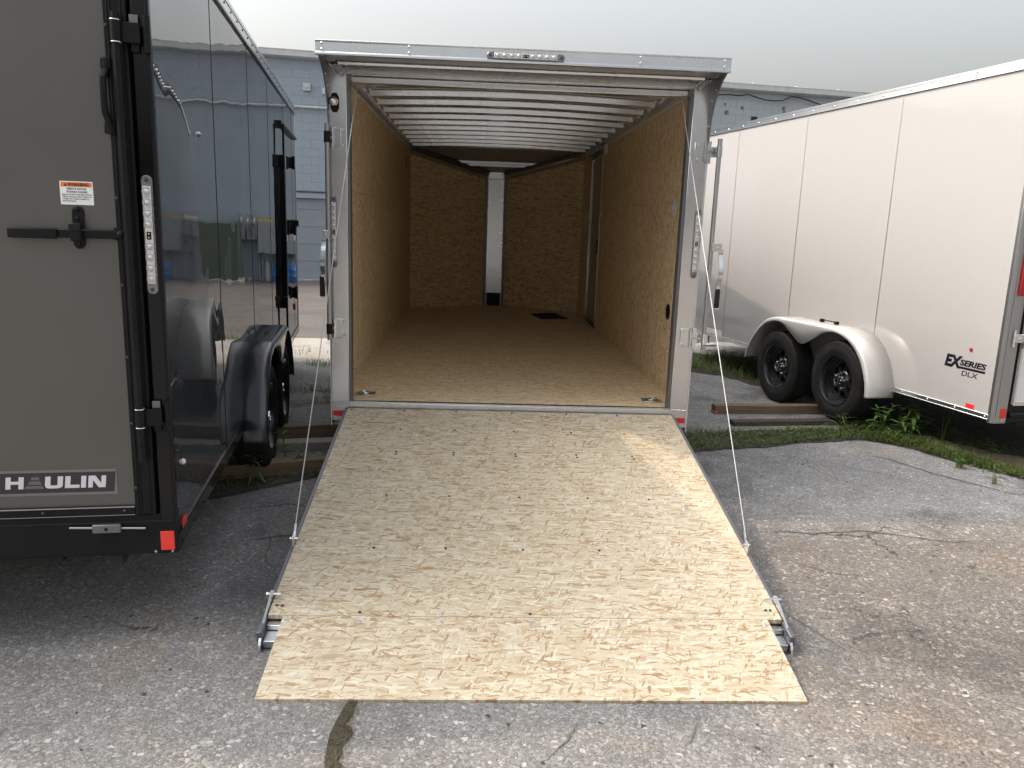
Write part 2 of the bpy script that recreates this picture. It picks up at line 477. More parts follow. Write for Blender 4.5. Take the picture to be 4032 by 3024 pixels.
# ------------------------------------------------------------------ mesh helpers
class MB:
    def __init__(self):
        self.v = []
        self.f = []

    def _add(self, vs, fs):
        o = len(self.v)
        self.v += [tuple(p) for p in vs]
        self.f += [tuple(i + o for i in q) for q in fs]
        return self

    def box(self, x0, x1, y0, y1, z0, z1):
        vs = [(x, y, z) for x in (x0, x1) for y in (y0, y1) for z in (z0, z1)]
        return self._add(vs, [(0, 1, 3, 2), (4, 6, 7, 5), (0, 4, 5, 1), (2, 3, 7, 6), (0, 2, 6, 4), (1, 5, 7, 3)])

    def hexa(self, p):
        """8 points: bottom 4 (ccw) then top 4"""
        return self._add(p, [(0, 3, 2, 1), (4, 5, 6, 7), (0, 1, 5, 4), (1, 2, 6, 5), (2, 3, 7, 6), (3, 0, 4, 7)])

    def prism(self, poly, axis, a, b):
        n = len(poly)

        def P(p, t):
            return {'x': (t, p[0], p[1]), 'y': (p[0], t, p[1]), 'z': (p[0], p[1], t)}[axis]
        vs = [P(p, a) for p in poly] + [P(p, b) for p in poly]
        fs = [tuple(range(n))[::-1], tuple(range(n, 2 * n))]
        fs += [(i, (i + 1) % n, n + (i + 1) % n, n + i) for i in range(n)]
        return self._add(vs, fs)

    def grid(self, rows, close=False):
        n = len(rows[0])
        vs = [p for r in rows for p in r]
        fs = []
        for i in range(len(rows) - 1):
            for j in range(n if close else n - 1):
                j2 = (j + 1) % n
                fs.append((i * n + j, i * n + j2, (i + 1) * n + j2, (i + 1) * n + j))
        return self._add(vs, fs)

    def tube(self, pts, r, n=8, cap=True):
        pts = [Vector(p) for p in pts]
        rs = r if isinstance(r, (list, tuple)) else [r] * len(pts)
        rows = []
        up = Vector((0.13, 0.21, 0.97))
        for i, p in enumerate(pts):
            d = (pts[min(i + 1, len(pts) - 1)] - pts[max(i - 1, 0)]).normalized()
            if abs(d.dot(up)) > 0.95:
                up = Vector((0.97, 0.11, 0.2))
            a = d.cross(up).normalized()
            bb = d.cross(a)
            rows.append([p + (a * math.cos(2 * PI * k / n) + bb * math.sin(2 * PI * k / n)) * rs[i] for k in range(n)])
        o = len(self.v)
        self.grid(rows, True)
        if cap:
            self.f.append(tuple(o + k for k in range(n))[::-1])
            e = o + (len(pts) - 1) * n
            self.f.append(tuple(e + k for k in range(n)))
        return self

    def lathe(self, prof, o, d, n=32):
        """prof: list of (radius, along); d axis dir"""
        o = Vector(o)
        d = Vector(d).normalized()
        a = d.orthogonal().normalized()
        bb = d.cross(a)
        rows = [[o + d * h + (a * math.cos(2 * PI * k / n) + bb * math.sin(2 * PI * k / n)) * r for k in range(n)] for r, h in prof]
        return self.grid(rows, True)

    def dome(self, c, d, r, h, n=10):
        self.lathe([(r, 0), (r * 0.92, h * 0.5), (r * 0.6, h * 0.88), (r * 0.02, h)], c, d, n)
        return self

    def build(self, name, mat, parent=None, bevel=0.0, smooth=False, seg=2, recalc=True, angle=35):
        me = bpy.data.meshes.new(name)
        me.from_pydata(self.v, [], self.f)
        if recalc:
            bm = bmesh.new()
            bm.from_mesh(me)
            bmesh.ops.recalc_face_normals(bm, faces=bm.faces)
            bm.to_mesh(me)
            bm.free()
        me.materials.append(MT[mat])
        o = bpy.data.objects.new(name, me)
        COL.objects.link(o)
        if parent is not None:
            o.parent = parent
        if bevel:
            md = o.modifiers.new('bevel', 'BEVEL')
            md.width = bevel
            md.segments = seg
            md.limit_method = 'ANGLE'
            md.angle_limit = math.radians(40)
            smooth = True
        if smooth:
            for p in me.polygons:
                p.use_smooth = True
            me.set_sharp_from_angle(angle=math.radians(angle))
        return o


def Bx(name, mat, parent, x0, x1, y0, y1, z0, z1, bevel=0.0):
    return MB().box(x0, x1, y0, y1, z0, z1).build(name, mat, parent, bevel)


def empty(name, label, cat, loc=(0, 0, 0), rot=(0, 0, 0), group=None):
    o = bpy.data.objects.new(name, None)
    o.empty_display_size = 0.2
    COL.objects.link(o)
    o.location = loc
    o.rotation_euler = rot
    return tag(o, label, cat, group)


def tag(o, label, cat, group=None):
    o['label'] = label
    o['category'] = cat
    if group:
        o['group'] = group
    return o


def struct(o):
    o['kind'] = 'structure'
    return o


def inst(src, parent, loc, rot=None, name=None):
    c = src.copy()
    COL.objects.link(c)
    c.parent = parent
    c.location = loc
    if rot is not None:
        c.rotation_euler = rot
    if name:
        c.name = name
    return c


def cr(pts, sub=4):
    """Catmull-Rom through 2D points"""
    res = []
    n = len(pts)
    for i in range(n - 1):
        p0, p1, p2, p3 = pts[max(i - 1, 0)], pts[i], pts[i + 1], pts[min(i + 2, n - 1)]
        for s in range(sub):
            t = s / sub
            res.append(tuple(0.5 * ((2 * b) + (-a + c) * t + (2 * a - 5 * b + 4 * c - d) * t * t + (-a + 3 * b - 3 * c + d) * t ** 3)
                             for a, b, c, d in zip(p0, p1, p2, p3)))
    res.append(tuple(pts[-1]))
    return res


def text(name, s, size, mat, parent, origin, xdir, ydir, bold=0.0, shear=0.0, align='LEFT', spacing=1.0, depth=0.0004, width=None):
    cu = bpy.data.curves.new(name, 'FONT')
    cu.body = s
    cu.size = size
    cu.offset = bold
    cu.shear = shear
    cu.align_x = align
    cu.space_character = spacing
    cu.extrude = depth
    cu.resolution_u = 3
    tmp = bpy.data.objects.new(name + '_tmp', cu)
    COL.objects.link(tmp)
    dg = bpy.context.evaluated_depsgraph_get()
    me = bpy.data.meshes.new_from_object(tmp.evaluated_get(dg))
    bpy.data.objects.remove(tmp)
    bpy.data.curves.remove(cu)
    X, Y = Vector(xdir), Vector(ydir)
    Z = X.cross(Y)
    kx = 1.0
    if width:
        xs = [v.co.x for v in me.vertices]
        kx = width / max(1e-6, max(xs) - min(xs))
    for v in me.vertices:
        c = v.co.copy()
        v.co = Vector(origin) + X * (c.x * kx) + Y * c.y + Z * c.z
    me.name = name
    me.materials.clear()
    me.materials.append(MT[mat])
    o = bpy.data.objects.new(name, me)
    COL.objects.link(o)
    o.parent = parent
    return o


# ------------------------------------------------------------------ ground
def sheet(name, poly, z, mat):
    me = bpy.data.meshes.new(name)
    me.from_pydata([(x, y, z) for x, y in poly], [], [tuple(range(len(poly)))])
    me.materials.append(MT[mat])
    o = bpy.data.objects.new(name, me)
    COL.objects.link(o)
    if me.polygons[0].normal.z < 0:
        me.flip_normals()
    return struct(o)


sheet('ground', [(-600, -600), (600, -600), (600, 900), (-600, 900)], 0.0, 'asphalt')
sheet('far_asphalt', [(-60, 9.6), (-3.2, 10.15), (-1.0, 10.35), (3.0, 11.2), (60, 22), (60, 70), (-60, 70)], 0.004, 'asphalt_far')
_edge = [(-30, 8.2), (-3.5, 8.35), (-2.1, 8.42), (-0.5, 8.5), (1.0, 8.6)]
sheet('concrete_strip', _edge + [(1.4, 10.75), (-1.0, 10.345), (-3.2, 10.145), (-30, 9.86)], 0.002, 'concrete')

FRONT = [(-2.6, 3.3), (-2.1, 3.75), (-1.6, 4.14), (-1.1, 4.58), (0, 5.0), (1.29, 5.39), (1.75, 5.54), (2.3, 5.77), (2.74, 5.88), (2.95, 5.73), (3.19, 5.3), (3.41, 4.99), (3.8, 4.5), (4.4, 3.9)]
REAR = [(-2.4, 3.9), (-1.9, 4.3), (-1.5, 4.75), (-1.0, 5.1), (0, 5.5), (1.36, 5.93), (1.9, 6.05), (2.4, 6.16), (2.92, 6.28), (3.12, 5.95), (3.29, 5.58), (3.47, 5.28), (3.86, 4.78), (4.46, 4.15)]


def jag(pts, amp, n=6, seed=1):
    rr = random.Random(seed)
    o = []
    for (ax, ay), (bx, by) in zip(pts[:-1], pts[1:]):
        for k in range(n):
            t = k / n
            o.append((ax + (bx - ax) * t + rr.uniform(-amp, amp), ay + (by - ay) * t + rr.uniform(-amp, amp)))
    o.append(pts[-1])
    return o


sheet('soil_strip', jag(FRONT, 0.02, 6, 3) + jag(REAR, 0.03, 6, 4)[::-1], 0.005, 'soil')
DIRT = [(3.05, 6.05), (3.2, 5.75), (3.33, 5.5), (3.5, 5.24), (3.8, 4.85), (4.4, 4.2)]
DIRT2 = [(3.2, 6.2), (3.38, 5.93), (3.53, 5.70), (3.78, 5.46), (4.1, 5.12), (4.7, 4.5)]
sheet('dirt_strip', jag(DIRT, 0.02, 6, 5) + jag(DIRT2, 0.03, 6, 6)[::-1], 0.009, 'dirt')
UNDER = [(3.15, 6.3), (3.36, 5.96), (3.5, 5.74), (3.76, 5.5), (4.2, 5.1), (6.5, 5.2), (6.0, 9.0), (3.3, 9.5), (2.7, 8.2), (3.0, 7.0)]
sheet('dark_soil_patch', jag(UNDER + [UNDER[0]], 0.03, 4, 8)[:-1], 0.007, 'soil')
BACKG = [(1.9, 8.7), (2.3, 8.45), (2.48, 8.0), (2.75, 7.7), (3.0, 8.2), (3.0, 9.8), (2.0, 10.1), (1.7, 9.2)]
sheet('back_soil_patch', jag(BACKG + [BACKG[0]], 0.03, 4, 9)[:-1], 0.006, 'soil')


def crack_strip(name, pts, w, z, mat, seed):
    rr = random.Random(seed)
    pl = jag(pts, w * 0.22 if w > 0.04 else max(w * 0.6, 0.006), 9 if w < 0.04 else 4, seed)
    a, b = [], []
    n = len(pl)
    for i, (x, y) in enumerate(pl):
        x0, y0 = pl[max(i - 1, 0)]
        x1, y1 = pl[min(i + 1, n - 1)]
        dx, dy = x1 - x0, y1 - y0
        l = math.hypot(dx, dy) or 1
        k = w * rr.uniform(0.25, 0.6) * min(1, 0.15 + 3 * min(i, n - 1 - i) / n)
        a.append((x - dy / l * k, y + dx / l * k, z))
        k = w * rr.uniform(0.25, 0.6) * min(1, 0.15 + 3 * min(i, n - 1 - i) / n)
        b.append((x + dy / l * k, y - dx / l * k, z))
    return struct(MB().grid([a, b]).build(name, mat, None))


crack_strip('mossy_crack', [(-0.46, 1.86), (-0.47, 1.97), (-0.495, 2.12), (-0.48, 2.27), (-0.45, 2.4)], 0.06, 0.003, 'moss', 11)
crack_strip('mossy_gap', [(1.04, 2.98), (1.10, 3.1), (1.12, 3.23), (1.09, 3.35)], 0.09, 0.003, 'moss', 12)
for i, (pts, w) in enumerate([
        ([(1.15, 3.05), (1.19, 2.95), (1.24, 2.86), (1.30, 2.72)], 0.008),
        ([(-1.5, 3.95), (-1.2, 4.08), (-0.95, 4.02)], 0.012), ([(-1.3, 3.55), (-1.05, 3.66), (-0.9, 3.62)], 0.016),
        ([(-1.25, 3.75), (-1.15, 3.6), (-1.1, 3.35), (-0.98, 3.2)], 0.008), ([(-1.0, 4.3), (-1.05, 4.1), (-1.0, 3.9)], 0.008),
        ([(2.5, 5.55), (2.7, 5.35), (2.85, 5.05), (3.05, 4.8), (3.3, 4.5)], 0.018), ([(1.3, 3.95), (1.6, 3.9), (1.9, 3.97), (2.3, 3.85), (2.6, 3.9)], 0.012),
        ([(1.35, 3.55), (1.5, 3.42), (1.7, 3.4)], 0.007), ([(0.12, 2.02), (0.2, 2.12), (0.25, 2.24)], 0.006), ([(0.55, 2.1), (0.6, 2.18), (0.63, 2.26)], 0.005),
        ([(-1.9, 6.2), (-1.7, 6.5), (-1.45, 6.55), (-1.3, 6.9)], 0.03), ([(-2.0, 7.4), (-1.8, 7.0), (-1.55, 6.9), (-1.4, 7.3)], 0.03), ([(-1.75, 5.9), (-1.5, 5.8), (-1.2, 6.0)], 0.02)]):
    crack_strip('ground_crack', pts, w * 0.7, 0.0025 + 0.0001 * i, 'crack', 20 + i)


# ------------------------------------------------------------------ wheels and fenders
def wheel(parent, xc, y, z, side, R=0.33, detail=True):
    """axis along x, outer face towards side"""
    W = 0.1
    k = R / 0.33
    pr = [(0.203, -0.085), (0.245, -W), (0.30, -W), (0.322, -0.088), (0.329, -0.07), (0.329, -0.046), (0.322, -0.044), (0.322, -0.038), (0.33, -0.036), (0.33, -0.005),
          (0.322, -0.003), (0.322, 0.003), (0.33, 0.005), (0.33, 0.036), (0.322, 0.038), (0.322, 0.044), (0.329, 0.046), (0.329, 0.07), (0.322, 0.088), (0.312, 0.096),
          (0.30, 0.099), (0.285, 0.097), (0.28, 0.1), (0.245, 0.1), (0.238, 0.097), (0.215, 0.092), (0.203, 0.085)]
    mb = MB()
    o = (0, 0, 0)
    d = (side, 0, 0)
    mb.lathe([(r * k, a) for r, a in pr], o, d, 64)
    if detail:
        for i in range(72):      # shoulder lugs
            a = 2 * PI * i / 72
            ca, sa = math.cos(a), math.sin(a)
            da = 0.022
            c2, s2 = math.cos(a + da), math.sin(a + da)
            for h0, h1 in ((0.05, 0.084),):
                q = []
                for rr in (0.318, 0.3325):
                    for (cc, s_) in ((ca, sa), (c2, s2)):
                        for h in (h0, h1):
                            q.append((side * h, cc * rr * k, s_ * rr * k))
                mb._add(q, [(0, 1, 3, 2), (4, 6, 7, 5), (0, 4, 5, 1), (2, 3, 7, 6), (0, 2, 6, 4), (1, 5, 7, 3)])
    ty = mb.build('wheel', 'rubber', parent, smooth=True, angle=40)
    ty.location = (xc, y, z)
    rm = MB()
    rm.lathe([(0.206 * k, 0.08), (0.209 * k, 0.093), (0.2 * k, 0.094), (0.193 * k, 0.082), (0.188 * k, 0.06), (0.181 * k, 0.056), (0.178 * k, 0.036), (0.169 * k, 0.03), (0.165 * k, 0.012), (0.152 * k, 0.004), (0.146 * k, 0.008), (0.134 * k, 0.012)], o, d, 48)
    rm.lathe([(0.088 * k, 0.022), (0.08 * k, 0.03), (0.05 * k, 0.03), (0.045 * k, 0.04), (0.0005, 0.04)], o, d, 32)
    for i in range(8):
        a = 2 * PI * (i + 0.3) / 8
        q = []
        for h in (0.0, 0.016):
            for rr, da in ((0.08, -0.30), (0.08, 0.30), (0.142, 0.11), (0.142, -0.11)):
                q.append((side * (h + (0.008 if rr < 0.1 else -0.002)), math.cos(a + da) * rr * k, math.sin(a + da) * rr * k))
        rm.hexa(q)
    rm.build('rim', 'rimblack', ty, smooth=True, angle=30)
    MB().lathe([(0.19 * k, -0.03), (0.0005, -0.03)], o, d, 24).build('brake_drum', 'underbody', ty)
    hc = MB().lathe([(0.034, 0.03), (0.034, 0.075), (0.031, 0.084), (0.026, 0.084), (0.024, 0.078)], o, d, 20).build('hub_cap', 'chrome', ty, smooth=True)
    MB().lathe([(0.0245, 0.079), (0.012, 0.083), (0.0005, 0.083)], o, d, 16).build('grease_plug', 'black', hc, smooth=True)
    nut = MB().lathe([(0.012, 0.0), (0.012, 0.016), (0.008, 0.024), (0.0005, 0.026)], o, d, 8)
    first = None
    for i in range(5):
        a = 2 * PI * i / 5 + 0.5
        p = (side * 0.03, math.cos(a) * 0.066, math.sin(a) * 0.066)
        if first is None:
            first = nut.build('lug_nut', 'chrome', ty)
            first.location = p
        else:
            inst(first, ty, p)
    return ty


F_TOP = [(.91, .32), (.93, .45), (1.02, .63), (1.17, .755), (1.36, .803), (1.53, .802), (1.68, .80), (1.83, .797), (1.98, .795), (2.12, .793), (2.27, .789), (2.46, .735), (2.62, .60), (2.72, .45), (2.76, .34)]
F_LOW = [(.938, .322), (.96, .45), (1.05, .605), (1.19, .715), (1.37, .765), (1.53, .742), (1.68, .665), (1.83, .606), (1.98, .665), (2.12, .735), (2.27, .753), (2.44, .70), (2.585, .58), (2.69, .45), (2.728, .342)]


def fender(parent, x0, side, width, mat, fy=lambda y: y, fz=lambda z: z):
    top = [(fy(a), fz(b)) for a, b in cr(F_TOP, 5)]
    low = [(fy(a), fz(b)) for a, b in cr(F_LOW, 5)]
    n = len(top)
    nrm = []
    for i in range(n):
        a, b = top[max(i - 1, 0)], top[min(i + 1, n - 1)]
        dy, dz = b[0] - a[0], b[1] - a[1]
        l = math.hypot(dy, dz)
        nrm.append((dz / l, -dy / l))       # inwards (down)
    rad = 0.028
    rows = [[(x0, p[0], p[1]) for p in top], [(x0 + side * (width - rad), p[0], p[1]) for p in top]]
    for s in range(1, 6):
        a = s / 5 * PI / 2
        rows.append([(x0 + side * (width - rad + rad * math.sin(a)), p[0] + q[0] * rad * (1 - math.cos(a)), p[1] + q[1] * rad * (1 - math.cos(a))) for p, q in zip(top, nrm)])
    rows.append([(x0 + side * width, p[0], p[1]) for p in low])
    o = MB().grid(rows).build('fender', mat, parent, smooth=True, angle=60)
    md = o.modifiers.new('thick', 'SOLIDIFY')
    md.thickness = 0.003
    md.offset = 0
    return o


def screw_mesh(name, mat, r, parent, d, slot=True, h=0.003):
    mb = MB().lathe([(r, 0), (r, h * 0.5), (r * 0.75, h), (r * 0.35, h), (r * 0.3, h * 0.5), (0.0004, h * 0.45)], (0, 0, 0), d, 12)
    return mb.build(name, mat, parent, smooth=True)


def led_strip(parent, c, ax, up, nrm, length, width, name='tail_light', n=9):
    """c centre, ax long axis, up short axis, nrm outward"""
    c, ax, up, nrm = Vector(c), Vector(ax), Vector(up), Vector(nrm)
    pts = []
    h = length / 2
    r = width / 2
    for k in range(9):
        a = -PI / 2 + PI * k / 8
        pts.append((h - r + r * math.cos(a), r * math.sin(a)))
    for k in range(9):
        a = PI / 2 + PI * k / 8
        pts.append((-h + r + r * math.cos(a), r * math.sin(a)))

    def ring(s, d):
        return [c + ax * (p[0] * s[0]) + up * (p[1] * s[1]) + nrm * d for p in pts]
    mb = MB()
    rows = [ring((1, 1), 0.0), ring((1, 1), 0.006), ring((0.985, 0.84), 0.009)]
    mb.grid(rows, True)
    o0 = len(mb.v)
    mb.v += [tuple(p) for p in rows[-1]]
    mb.f.append(tuple(range(o0, o0 + len(pts))))
    base = mb.build(name, 'lensbase', parent, smooth=True)
    bar = MB()
    L2 = h - r * 2.0
    q = []
    for s, d in ((1.0, 0.008), (0.9, 0.014)):
        for a, b in ((-1, -1), (1, -1), (1, 1), (-1, 1)):
            q.append(c + ax * (L2 * a * (1 if d < 0.01 else 0.99)) + up * (r * 0.78 * b * s) + nrm * d)
    bar.hexa(q)
    bar.build('lens', 'lens', base, bevel=0.002)
    dm = MB().dome((0, 0, 0), nrm, r * 0.55, r * 0.42, 12)
    rg = MB()
    for rr in (0.8, 0.62):
        rg.lathe([(r * rr, 0.0), (r * rr, 0.0016), (r * rr * 0.9, 0.0016), (r * rr * 0.9, 0.0)], (0, 0, 0), nrm, 18)
    f1 = f2 = None
    for i in range(n):
        if i == n // 2:
            continue
        t = -L2 + 2 * L2 * (i + 0.5) / n
        p = c + ax * t + nrm * 0.0142
        if f1 is None:
            f1 = dm.build('bulb', 'lens', base, smooth=True)
            f1.location = p
            f2 = rg.build('lens_ring', 'offwhite', base)
            f2.location = p
        else:
            inst(f1, base, p)
            inst(f2, base, p)
    q = []
    for d in (0.0135, 0.0165):
        for a, b in ((-1, -1), (1, -1), (1, 1), (-1, 1)):
            q.append(c + ax * (r * 0.75 * a) + up * (r * 0.42 * b) + nrm * d)
    mk = MB().hexa(q).build('marker_module', 'black', base, bevel=0.003)
    for s in (-1, 1):
        MB().dome(c + ax * (r * 0.36 * s) + nrm * 0.0166, nrm, r * 0.16, 0.002, 8).build('led', 'amber', mk)
    for s in (-1, 1):
        MB().dome(c + ax * ((h - r * 0.95) * s) + nrm * 0.0085, nrm, r * 0.42, 0.003, 10).build('mount_screw', 'screw', base, smooth=True)
    return base


# ================================================================== centre trailer (open, ramp down)
CT = empty('open_cargo_trailer', 'empty enclosed cargo trailer with silver rear frame and its plywood ramp lowered', 'trailer', (0, 4.6018, 0), (0.0042, 0, 0.0501))
ZS, ZC, CL = 0.472, 2.40, 5.208
WI, WO, WINT = 0.9635, 1.0675, 1.046

# structure under the floor
MB().box(-1.0, 1.0, 0.06, CL, 0.36, 0.455).build('floor_frame', 'underbody', CT)
for s in (-1, 1):
    Bx('main_rail', 'underbody', CT, s * 0.8 - 0.03, s * 0.8 + 0.03, 0.05, CL + 1.6, 0.26, 0.36)
# floor
Bx('floor_board', 'osb_floor', CT, -WINT, WINT, 0.052, CL, 0.455, ZS)
MB().prism([(-WINT, CL), (WINT, CL), (0.15, CL + 0.66), (-0.15, CL + 0.66)], 'z', 0.455, ZS).build('nose_floor', 'osb_floor', CT)
# interior wall boards: lower and upper sheets
SEAM = 1.715
for s in (-1, 1):
    xa, xb = (WINT, WINT + 0.009) if s > 0 else (-WINT - 0.009, -WINT)
    if s < 0:
        Bx('wall_board', 'osb_wall', CT, xa, xb, 0.085, CL, ZS, SEAM - 0.001)
        Bx('wall_board', 'osb_wall', CT, xa, xb, 0.085, CL, SEAM + 0.001, 2.372)
    else:
        for y0, y1 in ((0.085, 3.70), (4.50, CL)):
            Bx('wall_board', 'osb_wall', CT, xa, xb, y0, y1, ZS, SEAM - 0.001)
            Bx('wall_board', 'osb_wall', CT, xa, xb, y0, y1, SEAM + 0.001, 2.372)
        Bx('wall_board', 'osb_wall', CT, xa, xb, 3.70, 4.50, 2.288, 2.372)
# nose walls
for s in (-1, 1):
    for z0, z1, nm in ((ZS, SEAM - 0.001, 0), (SEAM + 0.001, 2.37, 1)):
        a = (s * WINT, CL)
        b = (s * 0.115, CL + 0.60)
        tz = lambda t: min(z1, 2.34 - 0.24 * t) if nm else z1
        n = Vector((s * (b[1] - a[1]), abs(a[0] - b[0]), 0)).normalized() * 0.01
        q = [(a[0], a[1], z0), (b[0], b[1], z0), (b[0] + n.x, b[1] + n.y, z0), (a[0] + n.x, a[1] + n.y, z0),
             (a[0], a[1], tz(0)), (b[0], b[1], tz(1)), (b[0] + n.x, b[1] + n.y, tz(1)), (a[0] + n.x, a[1] + n.y, tz(0))]
        MB().hexa(q).build('nose_wall_board', 'osb_nose', CT)
    # trim along the top of the nose wall
    MB().tube([(s * WINT, CL - 0.01, 2.345), (s * 0.115, CL + 0.585, 2.105)], 0.035, 4).build('nose_trim', 'alu', CT)
    MB().tube([(s * 1.02, CL - 0.02, 2.385), (s * 0.1, CL + 0.54, 2.16)], 0.03, 4).build('nose_ceiling_rail', 'greyalu', CT)
# nose ceiling
MB().hexa([(-1.05, CL, 2.405), (1.05, CL, 2.405), (0.12, CL + 0.66, 2.17), (-0.12, CL + 0.66, 2.17),
           (-1.05, CL, 2.42), (1.05, CL, 2.42), (0.12, CL + 0.66, 2.19), (-0.12, CL + 0.66, 2.19)]).build('nose_ceiling', 'doorskin_in', CT)
for yy, zz, hw in ((CL + 0.30, 2.265, 0.50), (CL + 0.36, 2.24, 0.46)):
    Bx('nose_bow', 'alu_ceiling', CT, -hw, hw, yy, yy + 0.03, zz - 0.018, zz + 0.018, 0.003)
# nose post with dark foot
NP = Bx('nose_post', 'alu_ceiling', CT, -0.108, 0.108, CL + 0.545, CL + 0.62, 0.63, 2.08, 0.008)
for s in (-1, 1):
    Bx('post_flange', 'greyalu', NP, s * 0.122 - 0.013, s * 0.122 + 0.013, CL + 0.56, CL + 0.61, ZS, 2.1)
Bx('cable_box', 'black', NP, -0.082, 0.082, CL + 0.50, CL + 0.60, ZS, 0.628, 0.01)
for s in (-1, 1):
    Bx('box_bracket', 'steel', NP, s * 0.095 - 0.006, s * 0.095 + 0.006, CL + 0.49, CL + 0.6, ZS, 0.64)
# exterior nose skin (outside faces only, the nose is hollow)
for sg in (-1, 1):
    a, b = (sg * WO, CL), (sg * 0.16, CL + 0.72)
    n = Vector((sg * (b[1] - a[1]), abs(a[0] - b[0]), 0)).normalized() * 0.008
    a2, b2 = (a[0] - n.x, a[1] - n.y), (b[0] - n.x, b[1] - n.y)
    MB().hexa([(a[0], a[1], 0.36), (b[0], b[1], 0.36), (b2[0], b2[1], 0.36), (a2[0], a2[1], 0.36), (a[0], a[1], 2.43), (b[0], b[1], 2.30), (b2[0], b2[1], 2.30), (a2[0], a2[1], 2.43)]).build('nose_skin', 'charcoal_c', CT)
Bx('nose_cap', 'alu', CT, -0.162, 0.162, CL + 0.712, CL + 0.722, 0.36, 2.30)

# exterior side panels
for s in (-1, 1):
    xs = sorted((s * 1.0565, s * WO))
    ys = [0.006, 1.03, 2.06, 3.09, 4.12, CL]
    for y0, y1 in zip(ys[:-1], ys[1:]):
        Bx('side_panel', 'charcoal_c', CT, xs[0], xs[1], y0 + 0.0015, y1 - 0.0015, 0.345, 2.40)
    x2 = sorted((s * WO, s * (WO + 0.01)))
    tr_ = Bx('top_rail', 'blackgloss', CT, x2[0], x2[1], -0.01, CL, 2.375, 2.43, 0.003)
    rv = None
    for k in range(34):
        p = (s * (WO + 0.01), 0.03 + k * 0.153, 2.40)
        if rv is None:
            rv = MB().dome((0, 0, 0), (s, 0, 0), 0.008, 0.006, 8).build('rail_rivet', 'offwhite', tr_, smooth=True)
            rv.location = p
        else:
            inst(rv, tr_, p)
    Bx('bottom_rail', 'alu', CT, x2[0], x2[1], 0.01, CL, 0.341, 0.375, 0.003)
# roof sheet
rows = []
for yy in (-0.235, CL):
    rows.append([(x, yy, 2.405 + 0.024 * (1 - x * x)) for x in [-1.07 + 2.14 * i / 12 for i in range(13)]])
rows2 = [[(x, y, z + 0.012) for x, y, z in r] for r in rows]
mb = MB()
mb.grid(rows)
mb.grid(rows2)
mb.build('roof_sheet', 'roof_alu', CT, smooth=True, recalc=False)
# roof bows (hat sections, slightly crowned)
bow_first = None
for i in range(13):
    yy = 0.34 + i * 0.405
    if yy > CL - 0.05:
        break
    prof = [(-0.07, 0.018), (-0.05, 0.018), (-0.044, -0.012), (0.044, -0.012), (0.05, 0.018), (0.07, 0.018)]
    if bow_first is None:
        rows = []
        for k in range(13):
            x = -0.985 + 1.97 * k / 12
            zc = 2.378 + 0.024 * (1 - x * x)
            rows.append([(x, a, zc + b) for a, b in prof])
        bow_first = MB().grid(rows).build('roof_bow', 'alu_ceiling', CT, recalc=False)
        md = bow_first.modifiers.new('thick', 'SOLIDIFY')
        md.thickness = 0.003
        bow_first.location = (0, yy, 0)
    else:
        inst(bow_first, CT, (0, yy, 0))
# cove rails along the ceiling edges
for s in (-1, 1):
    pr = [(s * 1.046, 2.35), (s * 1.046, 2.43), (s * 0.965, 2.43), (s * 0.965, 2.40), (s * 1.0, 2.392), (s * 1.02, 2.362)]
    MB().prism(pr, 'y', 0.12, CL).build('ceiling_rail', 'alu_ceiling', CT)
    tabm = None
    yy = 0.30
    while yy < CL - 0.25:
        xs = sorted((s * 1.0455, s * 1.0405))
        if tabm is None:
            tabm = MB().box(xs[0], xs[1], -0.085, 0.085, 2.341, 2.360).build('trim_tab', 'offwhite', CT)
            tabm.location = (0, yy, 0)
        else:
            inst(tabm, CT, (0, yy, 0))
        yy += 0.2

# rear frame: posts, sill, header
for s in (-1, 1):
    xs = sorted((s * WI, s * WO))
    p = Bx('rear_post', 'alu', CT, xs[0], xs[1], 0.0, 0.07, ZS + 0.002, 2.37, 0.004)
    # grey inner return and seam line
    xi = sorted((s * (WI - 0.012), s * WI))
    Bx('seal_strip', 'greyalu', p, xi[0], xi[1], 0.02, 0.085, ZS, 2.30)
    Bx('post_base', 'alu', CT, xs[0], xs[1], 0.002, 0.07, 0.36, ZS - 0.004, 0.003)
    xo = sorted((s * WO, s * (WO + 0.006)))
    Bx('skin_edge', 'offwhite', CT, xo[0], xo[1], 0.003, 0.03, 0.33, 2.06)
    # weld bead along the post foot
    wb = MB()
    for k in range(14):
        xx = xs[0] + (xs[1] - xs[0]) * (k + 0.5) / 14
        wb.dome((xx, -0.001, ZS - 0.001 + random.uniform(-0.0015, 0.0015)), (0, -1, 0), 0.0052, 0.004, 6)
    wb.build('weld_bead', 'chrome', p, smooth=True)
    xr = sorted((s * 0.988, s * 1.06))
    Bx('reflector', 'red', CT, xr[0], xr[1], -0.004, 0.002, 0.390, 0.423, 0.002)
    led_strip(CT, (s * 1.041, -0.001, 1.466), (0, 0, 1), (1, 0, 0), (0, -1, 0), 0.40, 0.036)
sill = Bx('sill', 'alu_h', CT, -WI, WI, 0.0, 0.05, 0.398, ZS, 0.003)
Bx('sill_lip', 'alu_h', sill, -WI, WI, 0.014, 0.05, ZS + 0.0005, ZS + 0.005)
MB().tube([(-0.95, -0.012, 0.425), (0.95, -0.012, 0.425)], 0.011, 10).build('ramp_hinge', 'steel', CT, smooth=True)
